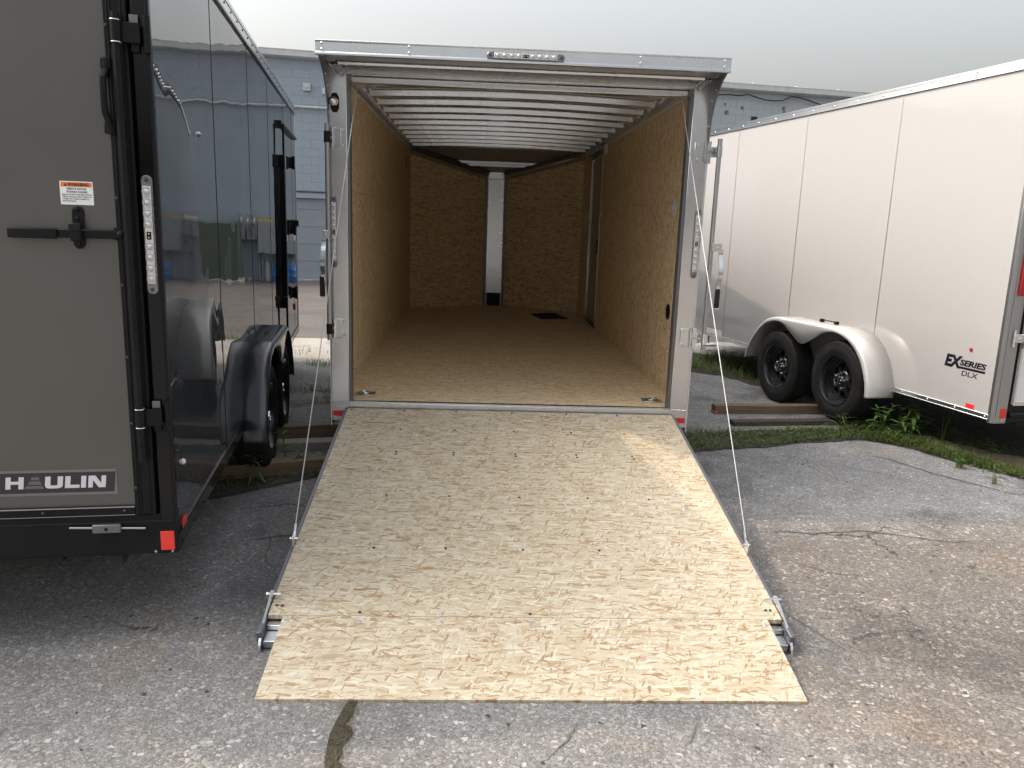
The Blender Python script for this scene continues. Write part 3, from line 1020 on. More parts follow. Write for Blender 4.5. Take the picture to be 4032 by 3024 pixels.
# header beam and visor
Bx('header_beam', 'alu_h', CT, -1.066, 1.066, 0.02, 0.075, 2.322, 2.372, 0.004)
Bx('header_lip', 'alu_h', CT, -0.955, 0.955, 0.08, 0.13, 2.285, 2.322, 0.006)
vis = MB().prism([(-0.27, 2.358), (-0.278, 2.361), (-0.278, 2.372), (-0.2705, 2.377), (-0.2705, 2.424), (-0.275, 2.428), (-0.275, 2.434), (-0.24, 2.4345), (-0.24, 2.364)], 'x', -1.079, 1.079).build('visor_fascia', 'alu_h', CT, bevel=0.0012)
MB().hexa([(-1.06, -0.24, 2.366), (1.06, -0.24, 2.366), (1.06, 0.02, 2.374), (-1.06, 0.02, 2.374), (-1.06, -0.24, 2.372), (1.06, -0.24, 2.372), (1.06, 0.02, 2.38), (-1.06, 0.02, 2.38)]).build('visor_soffit', 'steel', CT)
MB().tube([(-1.0, -0.06, 2.363), (1.0, -0.06, 2.363)], 0.012, 6).build('visor_seal', 'alu_h', CT)
sm = None
for xx in (-1.045, -0.60, 0.60, 1.045):
    for zz in (2.388, 2.417):
        if sm is None:
            sm = MB().dome((0, 0, 0), (0, -1, 0), 0.0075, 0.005, 10).build('fascia_screw', 'chrome', vis, smooth=True)
            sm.location = (xx, -0.271, zz)
        else:
            inst(sm, vis, (xx, -0.271, zz))
led_strip(vis, (0, -0.2705, 2.394), (1, 0, 0), (0, 0, 1), (0, -1, 0), 0.405, 0.038, 'clearance_light')
# visor side gussets with concave edge
for s in (-1, 1):
    curve = [(-0.262, 2.36), (-0.20, 2.335), (-0.13, 2.29), (-0.075, 2.23), (-0.04, 2.16), (-0.02, 2.08), (-0.012, 2.03)]
    xs = sorted((s * 1.0605, s * 1.0675))
    g_ = MB().prism([(0.0, 2.03), (0.0, 2.37), (-0.262, 2.37)] + curve, 'x', xs[0], xs[1]).build('visor_gusset', 'greyalu', CT)
    for yy, zz in ((-0.035, 2.25), (-0.012, 2.12), (-0.10, 2.30)):
        MB().dome((s * 1.0602, yy - 0.004, zz), (-s, 0, 0), 0.006, 0.004, 8).build('gusset_screw', 'chrome', g_, smooth=True)
    q = Matrix.Rotation(s * -0.75, 3, 'Y')
    pts = []
    for dz in (-0.011, 0.011):
        for dx, dy in ((-0.03, -0.02), (0.03, -0.02), (0.03, 0.02), (-0.03, 0.02)):
            v = q @ Vector((dx, 0, dz))
            pts.append((s * 1.005 + v.x, -0.03 + dy, 2.335 + v.z))
    MB().hexa(pts).build('corner_block', 'steel', CT, bevel=0.002)

# dock light in the left post
oc = [(-0.024, -0.028), (-0.024, 0.028), (-0.012, 0.051), (0.012, 0.051), (0.024, 0.028), (0.024, -0.028), (0.012, -0.051), (-0.012, -0.051)]
dl = MB().prism([(-1.03 + a, 2.166 + b) for a, b in oc], 'y', -0.003, 0.001).build('dock_light', 'black', CT)
MB().lathe([(0.026, 0.0), (0.026, 0.012), (0.022, 0.024), (0.012, 0.032), (0.0005, 0.034)], (-1.034, -0.003, 2.17), (-0.35, -1, 0.25), 20).build('lamp_cap', 'polished', dl, smooth=True)


# bar locks on the rear posts
def bar_lock(s):
    if s < 0:
        xrod, yrod, xr0, xr1 = -1.066, -0.045, -1.056, -0.996
    else:
        xrod, yrod, xr0, xr1 = 1.118, -0.055, 0.990, 1.062
    rod = MB().tube([(xrod, yrod, 0.853), (xrod, yrod, 2.05)], 0.0135, 14).build('lock_rod', 'steel', CT, smooth=True)
    for zc in (0.917, 1.98):
        pl = Bx('hinge_plate', 'chrome', rod, min(xr0, xr1), max(xr0, xr1), -0.006, 0.001, zc - 0.055, zc + 0.055, 0.004)
        for zz in (zc - 0.04, zc + 0.04):
            MB().dome(((0.012 if s > 0 else -0.012) * -1 + (xr0 + 0.028 if s > 0 else xr1 - 0.004), -0.006, zz), (0, -1, 0), 0.0085, 0.008, 10).build('hinge_bolt', 'chrome', rod, smooth=True)
        xk = xr1 - 0.012 if s > 0 else xr0 + 0.012
        MB().tube([(xk, -0.012, zc - 0.055), (xk, -0.012, zc + 0.055)], 0.011, 10).build('hinge_knuckle', 'chrome', rod, smooth=True)
        MB().tube([(xk, -0.014, zc), (xk + (xrod - xk) * 0.5, -0.03, zc), (xrod, yrod - 0.006, zc)], 0.006, 6).build('hinge_arm', 'steel', rod)
        a0, a1 = sorted((xk, xrod))
        Bx('hinge_strap', 'chrome', rod, a0, a1, -0.020, -0.014, zc - 0.028, zc + 0.028, 0.001)
        MB().tube([(xrod, yrod, zc - 0.03), (xrod, yrod, zc + 0.03)], 0.018, 12).build('rod_collar', 'chrome' if s > 0 else 'black', rod, smooth=True)
        if s > 0:
            Bx('hinge_clip', 'chrome', rod, xk + 0.006, xk + 0.034, -0.012, -0.008, zc - 0.062, zc + 0.06, 0.001)
    # handle
    d = 0.05 if s > 0 else -0.02
    Bx('handle_bracket', 'chrome', rod, min(xrod, xrod + d) - 0.004, max(xrod, xrod + d) + 0.004, yrod - 0.03, yrod - 0.012, 1.43, 1.475, 0.002)
    MB().dome((xrod + d * 0.6, yrod - 0.03, 1.453), (0, -1, 0), 0.006, 0.006, 8).build('handle_bolt', 'chrome', rod, smooth=True)
    pr = [(yrod - 0.03, 1.44), (yrod - 0.032, 1.40), (yrod - 0.055, 1.35), (yrod - 0.06, 1.28), (yrod - 0.035, 1.23), (yrod - 0.03, 1.10)]
    hx = xrod + d
    pts = [(hx + (-0.012 if s < 0 else 0.0) * max(0, (1.40 - z) / 0.3), y, z) for y, z in cr(pr, 4)]
    rows = []
    for i, p in enumerate(pts):
        w = 0.0125
        rows.append([(p[0] - w, p[1], p[2]), (p[0] + w, p[1], p[2]), (p[0] + w, p[1] + 0.006, p[2]), (p[0] - w, p[1] + 0.006, p[2])])
    MB().grid(rows, True).build('handle', 'chrome', rod)
    e = pts[-1]
    Bx('handle_grip', 'rubber', rod, e[0] - 0.015, e[0] + 0.015, e[1] - 0.004, e[1] + 0.011, 1.105, 1.222, 0.006)


bar_lock(-1)
bar_lock(1)

# spring assist: shaft, drums, dark spring
MB().tube([(-0.93, 0.15, 2.335), (0.93, 0.15, 2.335)], 0.012, 8).build('spring_shaft', 'steel', CT, smooth=True)
sp = MB()
for k in range(36):
    xx = 0.22 + 0.56 * k / 35
    sp.lathe([(0.024, -0.006), (0.029, 0.0), (0.024, 0.006)], (xx, 0.15, 2.335), (1, 0, 0), 10)
sp.build('torsion_spring', 'black', CT, smooth=True)
for s in (-1, 1):
    dr = MB()
    for k in range(9):
        xx = s * (0.84 + 0.1 * k / 8)
        dr.lathe([(0.034, -0.0055), (0.041, -0.002), (0.041, 0.002), (0.034, 0.0055)], (xx, 0.15, 2.325), (1, 0, 0), 20)
    dr.lathe([(0.052, -0.004), (0.052, 0.004), (0.001, 0.005)], (s * 0.83, 0.15, 2.325), (-s, 0, 0), 20)
    dr.build('cable_drum', 'alu', CT, smooth=True)
    MB().tube([(s * 0.918, 0.10, 2.29), (s * 0.971, -1.42, 0.245)], 0.0024, 6).build('lift_cable', 'cable', CT, smooth=True)

# side door in the right wall
dr = Bx('side_door', 'doorskin_in', CT, 1.052, 1.058, 3.735, 4.465, 0.52, 2.255)
for nm, q in (('door_frame_rail', (3.70, 3.735, 0.495, 2.285)), ('door_frame_rail', (4.465, 4.50, 0.495, 2.285)), ('door_frame_head', (3.735, 4.465, 2.255, 2.285)), ('door_sill', (3.735, 4.465, 0.495, 0.52))):
    Bx(nm, 'alu' if nm != 'door_sill' else 'greyalu', dr, 1.036, 1.056, q[0], q[1], q[2], q[3], 0.002)
Bx('door_latch', 'black', dr, 1.038, 1.052, 3.80, 3.85, 1.25, 1.40, 0.004)
Bx('door_pull', 'alu', dr, 1.044, 1.052, 4.40, 4.43, 1.3, 1.7, 0.002)
Bx('door_closer_box', 'greyalu', CT, 0.98, 1.044, 3.62, 4.42, 2.29, 2.345, 0.004)
MB().lathe([(0.055, 0), (0.055, 0.02), (0.045, 0.03), (0.0005, 0.034)], (1.045, 3.52, 2.30), (-1, 0, 0), 24).build('dome_lamp', 'offwhite', CT, smooth=True)
for yy in (0.588, 3.60):
    sw = Bx('switch_plate', 'offwhite', CT, 1.040, 1.0455, yy - 0.042, yy + 0.042, 1.63, 1.735, 0.003)
    Bx('switch_toggle', 'offwhite', sw, 1.030, 1.040, yy - 0.008, yy + 0.008, 1.672, 1.69, 0.002)
MB().lathe([(0.052, 0), (0.052, 0.004), (0.044, 0.007), (0.0005, 0.007)], (1.0455, 0.556, 1.008), (-1, 0, 0), 28).build('side_vent', 'black', CT, smooth=True)
Bx('wall_slot', 'black', CT, -1.0455, -1.0435, 4.60, 4.68, 2.12, 2.24)
# floor tie-down trays with rings
for s in (-1, 1):
    cx, cy = s * 0.905, 0.245
    tr = Bx('tie_down_tray', 'chrome', CT, cx - 0.062, cx + 0.062, cy - 0.05, cy + 0.05, ZS + 0.001, ZS + 0.005, 0.002)
    Bx('tray_recess', 'steel', tr, cx - 0.045, cx + 0.045, cy - 0.035, cy + 0.035, ZS + 0.0052, ZS + 0.0062)
    ring = [(cx + 0.032 * math.cos(a), cy + 0.028 * math.sin(a), ZS + 0.011) for a in [2 * PI * k / 16 for k in range(17)]]
    MB().tube(ring, 0.005, 6).build('ring', 'chrome', tr, smooth=True)
mat_o = MB().hexa([(0.431, 4.871, 0), (0.528, 4.383, 0), (0.848, 4.483, 0), (0.746, 5.03, 0), (0.431, 4.871, 0.006), (0.528, 4.383, 0.006), (0.848, 4.483, 0.006), (0.746, 5.03, 0.006)]).build('rubber_mat', 'rubber', None)
tag(mat_o, 'square black rubber mat lying on the trailer floor near the nose', 'mat')
mat_o.location = CT.matrix_basis @ Vector((0, 0, ZS + 0.001)) if False else (0, 4.6018, ZS + 0.0012)
mat_o.rotation_euler = (0.0042, 0, 0.0501)

# running gear
for s in (-1, 1):
    fender(CT, s * WO, s, 0.235, 'alu_fender', lambda y: y + 0.55, lambda z: z - 0.01)
    for yy in (1.91, 2.78):
        wheel(CT, s * (WO + 0.115), yy, 0.331 - 0.0042 * yy, s, 0.33, detail=False)
for yy in (1.91, 2.78):
    MB().tube([(-1.0, yy, 0.32), (1.0, yy, 0.32)], 0.04, 8).build('axle', 'underbody', CT)

# ---- ramp
TH = math.atan2(0.4439 - 0.1032, 1.8822 - 0.0232)
RC, RS = math.cos(TH), math.sin(TH)


def RP(x, s, h):
    return (x, -0.0232 - s * RC - h * RS, 0.4439 - s * RS + h * RC)


RLEN = 1.890
WR, WF = 0.9684, 0.9117


def rbox(mb, x0, x1, s0, s1, h0, h1, f=None):
    f = f or RP
    return mb.hexa([f(x0, s0, h0), f(x1, s0, h0), f(x1, s1, h0), f(x0, s1, h0), f(x0, s0, h1), f(x1, s0, h1), f(x1, s1, h1), f(x0, s1, h1)])


ramp = rbox(MB(), -WR, WR, 0.0, RLEN - 0.0012, -0.018, 0.0).build('ramp_door', 'osb_ramp', CT)
TF = math.atan2(0.1032 - 0.02, 2.2775 - 1.8822)
FC, FS = math.cos(TF), math.sin(TF)


def FP(x, s, h):
    return (x, -1.8822 - s * FC - h * FS, 0.1032 - s * FS + h * FC)


flap = rbox(MB(), -WF, WF, 0.0012, 0.404, -0.018, 0.0, FP).build('ramp_flap', 'osb_flap', ramp)
for s in (-1, 1):
    xs = sorted((s * (WR + 0.001), s * (WR + 0.022)))
    rbox(MB(), xs[0], xs[1], 0.0, RLEN + 0.09, -0.055, -0.006).build('ramp_side_rail', 'greyalu', ramp, bevel=0.004)
    rbox(MB(), s * 0.93 - 0.03, s * 0.93 + 0.03, 0.03, RLEN - 0.02, -0.052, -0.0185).build('ramp_frame_tube', 'alu', ramp)
rbox(MB(), -0.985, 0.985, RLEN - 0.06, RLEN - 0.01, -0.05, -0.019).build('ramp_cross_tube', 'alu_h', ramp)
rbox(MB(), -0.968, 0.968, RLEN + 0.004, RLEN + 0.03, -0.062, -0.024).build('ramp_end_extrusion', 'alu_h', ramp, bevel=0.002)
rbox(MB(), -0.968, 0.968, RLEN + 0.034, RLEN + 0.09, -0.075, -0.045).build('ramp_end_angle', 'alu_h', ramp, bevel=0.002)
rbox(MB(), -0.99, 0.99, RLEN + 0.075, RLEN + 0.115, -0.089, -0.078).build('bumper_strip', 'greyalu', ramp)
for s in (-1, 1):
    # curved end bracket
    pr = cr([(RLEN - 0.115, 0.026), (RLEN - 0.10, 0.03), (RLEN - 0.03, 0.012), (RLEN + 0.05, -0.01), (RLEN + 0.10, -0.04), (RLEN + 0.118, -0.078)], 4)
    rows = []
    w = 0.009
    for t, h in pr:
        rows.append([RP(s * 0.976 - w / 2, t, h), RP(s * 0.976 + w / 2, t, h), RP(s * 0.976 + w / 2, t - 0.012, h - 0.05), RP(s * 0.976 - w / 2, t - 0.012, h - 0.05)])
    br = MB().grid(rows, True).build('end_bracket', 'polished', ramp)
    a = RP(s * 0.962 - s * 0.02, RLEN - 0.10, 0.018)
    b = RP(s * 0.990, RLEN - 0.10, 0.018)
    MB().tube([a, b], 0.006, 8).build('bracket_bolt', 'chrome', br, smooth=True)
    MB().tube([RP(s * 0.988, RLEN - 0.10, 0.018), RP(s * 0.996, RLEN - 0.10, 0.018)], 0.010, 6).build('bolt_head', 'chrome', br)
    # cable anchor
    an = MB()
    rbox(an, s * 0.974 - 0.004, s * 0.974 + 0.004, 1.41, 1.455, -0.03, 0.045)
    an.build('cable_anchor', 'chrome', ramp, bevel=0.002)
    MB().tube([RP(s * 0.955, 1.43, 0.03), RP(s * 0.988, 1.43, 0.03)], 0.006, 8).build('anchor_bolt', 'chrome', ramp, smooth=True)
    MB().tube([RP(s * 0.971, 1.43, 0.03), RP(s * 0.9705, 1.385, 0.075)], 0.005, 8).build('cable_end', 'chrome', ramp, smooth=True)
nrm_r = (0, -RS, RC)
nrm_f = (0, -FS, FC)


def s_of(y):
    return (-0.0232 - y) / RC


sdark = szinc = sbig = None
GX = (-0.631, -0.329, 0.002, 0.331, 0.633)
scr = [(x, y, 'd') for y in (-0.046, -0.295, -0.567, -0.592, -1.011, -1.445) for x in GX] + [(x, -1.862, 'd' if i in (0, 2) else 'z') for i, x in enumerate(GX)]
scr[29] = (0.633, -1.45, 'z')
scr += [(-0.947, -0.048, 'd'), (0.952, -0.300, 'z'), (-0.952, -0.300, 'z'), (0.953, -0.569, 'z'), (-0.946, -0.575, 'z'), (-0.946, -0.60, 'z'), (0.944, -1.021, 'z'), (-0.948, -1.03, 'z'), (-0.945, -1.44, 'z'),
        (-0.802, -0.96, 'b'), (-0.806, -1.068, 'b'), (0.799, -0.966, 'b'), (0.80, -1.078, 'b'), (-0.945, -1.83, 'd'), (-0.925, -1.83, 'd'), (0.925, -1.83, 'd'), (0.945, -1.83, 'd')]
protos = {'d': screw_mesh('screw', 'screw', 0.0062, ramp, nrm_r), 'z': screw_mesh('screw', 'screwz', 0.0068, ramp, nrm_r), 'b': screw_mesh('bolt_washer', 'screwz', 0.012, ramp, nrm_r)}
usedp = set()
for x, y, k in scr:
    p = RP(x + random.uniform(-.004, .004), s_of(y) + random.uniform(-.003, .003), 0.0002)
    if k not in usedp:
        usedp.add(k)
        protos[k].location = p
    else:
        inst(protos[k], ramp, p)
fs = screw_mesh('screw', 'screwz', 0.009, flap, nrm_f)
for i, x in enumerate(GX):
    p = FP(x, 0.034, 0.0002)
    if i == 0:
        fs.location = p
    else:
        inst(fs, flap, p)
for s in (-1, 1):
    inst(fs, flap, FP(s * 0.893, 0.03, 0.0002))

# ================================================================== charcoal trailer on the left
LT = empty('charcoal_cargo_trailer', 'glossy charcoal enclosed trailer with closed grey rear door and black trim', 'trailer', (-1.1814, 2.6431, 0), (0.0072, 0, 0.191))
LW, LL = 2.43, 5.56
ZB, ZT = 0.348, 2.556
MB().prism([(-0.012, 0.03), (-0.012, LL), (-0.9, LL + 0.85), (-LW + 0.9, LL + 0.85), (-LW, LL), (-LW, 0.03)], 'z', 0.42, ZT - 0.01).build('body_shell', 'blackgloss', LT)
MB().prism([(0.012, -0.012), (0.012, LL), (-0.9, LL + 0.87), (-LW + 0.9, LL + 0.87), (-LW, LL), (-LW, -0.012)], 'z', ZT - 0.008, ZT + 0.012).build('roof', 'alu', LT)
ys = [0.008, 1.09, 2.235, 3.245, 4.40, 5.18, LL]
for y0, y1 in zip(ys[:-1], ys[1:]):
    Bx('side_panel', 'charcoal', LT, -0.010, 0.0, y0 + 0.002, y1 - 0.002, 0.40, 2.50)
for y0 in ys[1:-1]:
    Bx('panel_seam', 'black', LT, -0.004, 0.0012, y0 - 0.0055, y0 + 0.0055, 0.412, 2.49)
for z0, z1, nm in ((ZB, 0.412, 'bottom_rail'), (2.494, ZT, 'top_rail')):
    o = Bx(nm, 'blackgloss' if nm == 'bottom_rail' else 'alu', LT, -0.008, 0.008, 0.003, LL, z0, z1, 0.003)
    f1 = None
    yy = 0.06
    while yy < LL:
        p = (0.008, yy, (z0 + z1) / 2 + (0.006 if nm == 'top_rail' else -0.012))
        if f1 is None:
            f1 = MB().dome((0, 0, 0), (1, 0, 0), 0.0065, 0.004, 8).build('rail_screw', 'black', o, smooth=True)
            f1.location = p
        else:
            inst(f1, o, p)
        yy += 0.20
    if nm == 'top_rail':
        Bx('rail_lip', 'blackgloss', o, 0.0, 0.012, 0.003, LL, z0 - 0.006, z0 + 0.006)
# front corner trim and V nose skin hint
Bx('front_corner_trim', 'alu', LT, -0.006, 0.006, LL - 0.012, LL + 0.012, 0.40, 2.50, 0.002)
# rear frame
Bx('corner_post', 'blackgloss', LT, -0.05, 0.004, -0.012, 0.03, 0.47, ZT - 0.02, 0.006)
Bx('corner_edge_trim', 'black', LT, -0.004, 0.0065, -0.016, 0.006, 0.35, ZT - 0.02, 0.002)
bump_ = Bx('rear_bumper', 'black', LT, -LW, 0.002, -0.010, 0.05, ZB, 0.498, 0.004)
Bx('bumper_seam', 'underbody', bump_, -LW, -0.006, -0.0108, -0.0095, 0.470, 0.4735)
Bx('header', 'black', LT, -LW, -0.0505, -0.012, 0.04, 2.36, ZT - 0.02, 0.004)
Bx('corner_post', 'blackgloss', LT, -LW - 0.004, -LW + 0.06, -0.012, 0.03, 0.47, ZT - 0.02, 0.006)
# ramp door: skin with raised frame
door = Bx('rear_door', 'pewter', LT, -LW + 0.12, -0.122, -0.010, 0.03, 0.53, 2.36)
fr = MB()
fr.box(-0.126, -0.058, -0.020, 0.03, 0.50, 2.36)
fr.build('door_frame', 'black', door, bevel=0.003)
for xx in (-0.112, -0.104, -0.074):
    Bx('frame_ridge', 'black', door, xx - 0.0022, xx + 0.0022, -0.0235, -0.019, 0.505, 2.355, 0.001)
Bx('door_frame_bottom', 'black', door, -LW + 0.06, -0.127, -0.020, 0.03, 0.501, 0.534, 0.002)
Bx('bottom_trim_lip', 'steel', door, -LW + 0.06, -0.1265, -0.023, -0.0195, 0.5295, 0.5335)
Bx('bottom_trim_lip', 'steel', door, -LW + 0.06, -0.1265, -0.0225, -0.0195, 0.501, 0.503)
f1 = None
for xx, zz in [(-0.118, z) for z in (0.60, 0.83, 1.06, 1.30, 1.58, 2.1)] + [(x, 0.517) for x in (-0.16, -0.42, -0.68, -0.94, -1.2, -1.46)]:
    p = (xx, -0.020, zz)
    if f1 is None:
        f1 = MB().dome((0, 0, 0), (0, -1, 0), 0.006, 0.005, 8).build('frame_rivet', 'screw', door, smooth=True)
        f1.location = p
    else:
        inst(f1, door, p)
# bar lock rod with hinges
rod = MB().tube([(-0.084, -0.045, 0.70), (-0.084, -0.045, 2.135)], 0.0125, 14).build('lock_rod', 'black', LT, smooth=True)
for zc in (0.855, 2.08):
    MB().tube([(-0.084, -0.045, zc - 0.032), (-0.084, -0.045, zc + 0.032)], 0.0165, 14).build('rod_sleeve', 'black', rod, smooth=True)
    for zz in (zc - 0.032, zc + 0.032):
        MB().lathe([(0.0172, -0.0015), (0.0178, 0), (0.0172, 0.0015)], (-0.084, -0.045, zz), (0, 0, 1), 18).build('sleeve_ring', 'chrome', rod, smooth=True)
    Bx('hinge_leaf', 'black', rod, -0.072, -0.016, -0.040, -0.034, zc - 0.03, zc + 0.03, 0.002)
    Bx('hinge_strap', 'black', rod, -0.048, -0.022, -0.026, -0.013, zc - 0.055, zc + 0.055, 0.004)
    Bx('hinge_cap', 'greyalu', rod, -0.0478, -0.0222, -0.0275, -0.0262, zc + 0.03, zc + 0.055, 0.001)
    MB().tube([(0.0, -0.022, zc - 0.055), (0.0, -0.022, zc + 0.055)], 0.0115, 12).build('hinge_knuckle', 'black', rod, smooth=True)
# grab handle
gh = MB()
pts = [(-0.124, -0.022, 2.0), (-0.124, -0.026, 1.965), (-0.126, -0.055, 1.94), (-0.126, -0.058, 1.89), (-0.126, -0.055, 1.84), (-0.123, -0.026, 1.81), (-0.123, -0.022, 1.78)]
gh.tube(pts, [0.012, 0.012, 0.0105, 0.010, 0.0105, 0.012, 0.012], 10)
gho = gh.build('grab_handle', 'black', LT, smooth=True)
for zz in (1.988, 1.795):
    Bx('handle_foot', 'black', gho, -0.14, -0.108, -0.030, -0.019, zz - 0.018, zz + 0.018, 0.004)
    MB().dome((-0.124, -0.030, zz), (0, -1, 0), 0.006, 0.004, 8).build('handle_screw', 'screw', gho, smooth=True)
# latch arm with hasp
lt = MB()
lt.box(-0.445, -0.30, -0.036, -0.024, 1.446, 1.478)
lt.box(-0.3005, -0.09, -0.030, -0.022, 1.450, 1.478)
arm = lt.build('latch_arm', 'black', LT, bevel=0.004)
MB().dome((-0.112, -0.030, 1.464), (0, -1, 0), 0.0115, 0.008, 14).build('arm_pivot', 'black', arm, smooth=True)
Bx('pivot_plate', 'black', arm, -0.134, -0.086, -0.022, -0.019, 1.446, 1.486, 0.001)
hs = []
for k in range(9):
    a = PI * k / 8
    hs.append((-0.2395 + 0.0175 * math.cos(a), 1.533 + 0.0175 * math.sin(a)))
for k in range(9):
    a = PI + PI * k / 8
    hs.append((-0.2415 + 0.0175 * math.cos(a), 1.433 + 0.0175 * math.sin(a)))
hasp = MB().prism(hs, 'y', -0.018, -0.010).build('hasp_plate', 'black', LT, bevel=0.002)
for zz in (1.541, 1.512, 1.428):
    MB().dome((-0.24, -0.018, zz), (0, -1, 0), 0.0075, 0.006, 12).build('hasp_bolt', 'black', hasp, smooth=True)
Bx('hasp_keeper', 'black', hasp, -0.257, -0.223, -0.052, -0.037, 1.44, 1.492, 0.005)
Bx('hasp_flap', 'blackgloss', hasp, -0.258, -0.224, -0.056, -0.052, 1.474, 1.497, 0.002)
# tail light, reflector, plate light
led_strip(LT, (-0.0265, -0.012, 1.464), (0, 0, 1), (1, 0, 0), (0, -1, 0), 0.385, 0.034)
Bx('rear_reflector', 'redbright', LT, -0.050, -0.003, -0.0145, -0.0105, 0.362, 0.433, 0.0015)
Bx('side_reflector', 'red', LT, 0.008, 0.011, 0.06, 0.13, 0.414, 0.446, 0.001)
MB().dome((0.0, 0.155, 0.637), (1, 0, 0), 0.012, 0.012, 14).build('side_marker', 'lens', LT, smooth=True)
pl = MB().tube([(-0.342, -0.018, 0.459), (-0.096, -0.018, 0.449)], 0.0045, 8).build('plate_light', 'steel', LT, smooth=True)
Bx('light_housing', 'greyalu', pl, -0.268, -0.175, -0.030, -0.0105, 0.438, 0.470, 0.004)
MB().dome((-0.222, -0.030, 0.454), (0, -1, 0), 0.006, 0.004, 10).build('housing_screw', 'black', pl, smooth=True)
for xx in (-0.0685, -0.012):
    MB().dome((xx, -0.010, 0.356), (0, -1, 0), 0.006, 0.005, 8).build('bumper_bolt', 'steel', bump_, smooth=True)
Bx('frame_stub', 'underbody', LT, -0.235, -0.19, 0.02, 0.2, 0.30, ZB)
# warning label
WX = Vector((1, 0, 0))
WZ = Vector((0, 0, 1))
lab = Bx('warning_label', 'sticker_white', LT, -0.2885, -0.1905, -0.0108, -0.0101, 1.5545, 1.6275)
Bx('label_header', 'sticker_orange', lab, -0.2852, -0.1938, -0.0112, -0.0106, 1.6105, 1.6245)
text('label_word', 'WARNING', 0.0138, 'ink', lab, (-0.2645, -0.0112, 1.6128), WX, WZ, 0.0005, width=0.0625)
tri = MB().prism([(-0.2765, 1.6128), (-0.2660, 1.6128), (-0.27125, 1.6225)], 'y', -0.0116, -0.0110).build('warning_triangle', 'ink', lab)
Bx('exclamation', 'sticker_orange', tri, -0.2718, -0.2707, -0.0119, -0.0115, 1.6148, 1.6200)
text('label_text', 'HEAVY DOOR.', 0.0082, 'inkgrey', lab, (-0.2685, -0.0112, 1.6015), WX, WZ, 0.0003, width=0.0595)
text('label_text', 'STAND CLEAR.', 0.0082, 'inkgrey', lab, (-0.2695, -0.0112, 1.5920), WX, WZ, 0.0003, width=0.063)
for i, (ln, w) in enumerate((('Secure all door and gate latches', 0.087), ('before moving trailer. Failure to', 0.086), ('comply can result in death or', 0.079), ('personal injury.', 0.041))):
    text('label_text', ln, 0.0058, 'inkgrey', lab, (-0.2830, -0.0112, 1.5848 - i * 0.0068), WX, WZ, 0.0001, width=w)
# HAULIN name plate
npl = Bx('name_plate', 'plateborder', LT, -0.5605, -0.1805, -0.0112, -0.0101, 0.577, 0.667)
MB().prism([(-0.552, 0.5865), (-0.1915, 0.5865), (-0.1835, 0.6585), (-0.545, 0.6585)], 'y', -0.0118, -0.0108).build('plate_field', 'plateblack', npl)


def U(px):          # crop x -> local x on the plate
    return -0.5335 + (px - 105) * (0.3215 / 1465)


def letter(poly, mat='letter'):
    """poly in (crop px at baseline, height 0..1); top leans right"""
    pts = [(U(a + 22 * h), 0.6025 + 0.0425 * h) for a, h in poly]
    return MB().prism(pts, 'y', -0.0124, -0.0114).build('letter', mat, npl)


letter([(105, 0), (177, 0), (177, .40), (288, .40), (288, 0), (360, 0), (360, 1), (288, 1), (288, .64), (177, .64), (177, 1), (105, 1)])
letter([(372, .0), (650, .0), (628, .24), (394, .24)], 'logogrey')
letter([(415, .34), (617, .34), (598, .62), (440, .62)], 'logogrey')
letter([(455, .73), (588, .73), (568, .98), (472, .98)], 'logogrey')
letter([(663, 1), (663, .25), (675, .10), (700, .02), (740, 0), (830, 0), (880, .03), (910, .12), (918, .27), (918, 1), (842, 1), (842, .30), (830, .25), (750, .25), (740, .30), (740, 1)])
letter([(950, 0), (1160, 0), (1160, .27), (1026, .27), (1026, 1), (950, 1)])
letter([(1180, 0), (1252, 0), (1252, 1), (1180, 1)])
letter([(1285, 0), (1352, 0), (1352, .62), (1440, 0), (1540, 0), (1540, 1), (1472, 1), (1472, .36), (1385, 1), (1285, 1)])
# fender, wheels
fender(LT, 0.0, 1, 0.125, 'fender_dark', lambda y: 1.62 + (y - 0.91) * 1.02, lambda z: 0.275 + (z - 0.32) * 1.03)
for yy in (2.10, 2.97):
    wheel(LT, 0.008, yy, 0.33 - 0.0072 * yy, 1, 0.33)
    MB().tube([(-LW, yy, 0.32), (-0.1, yy, 0.32)], 0.04, 8).build('axle', 'underbody', LT)
st = MB().tube([(0.045, 2.35, 0.79), (0.055, 2.35, 0.80), (0.055, 2.56, 0.80), (0.045, 2.56, 0.79)], 0.004, 6).build('fender_step', 'black', LT, smooth=True)
# side door hardware near the front
dr = Bx('drip_rail', 'black', LT, 0.0, 0.03, 3.95, 5.45, 2.24, 2.262, 0.003)
Bx('drip_rail_end', 'black', dr, 0.0, 0.03, 3.93, 3.96, 2.20, 2.262, 0.003)
bar = MB().tube([(0.035, 4.0, 0.50), (0.035, 4.0, 2.24)], 0.009, 10).build('door_lock_bar', 'black', LT, smooth=True)
bx_ = MB()
bx_.hexa([(0.004, 3.93, 0.80), (0.045, 3.96, 0.80), (0.045, 4.03, 0.80), (0.004, 4.03, 0.80), (0.004, 3.93, 2.0), (0.045, 3.96, 2.0), (0.045, 4.03, 2.0), (0.004, 4.03, 2.0)])
bx_.build('lock_bar_cover', 'black', bar, bevel=0.004)
for zc in (1.95, 0.82):
    Bx('bar_guide', 'blackgloss', bar, 0.0, 0.05, 3.93, 4.05, zc - 0.05, zc + 0.05, 0.006)
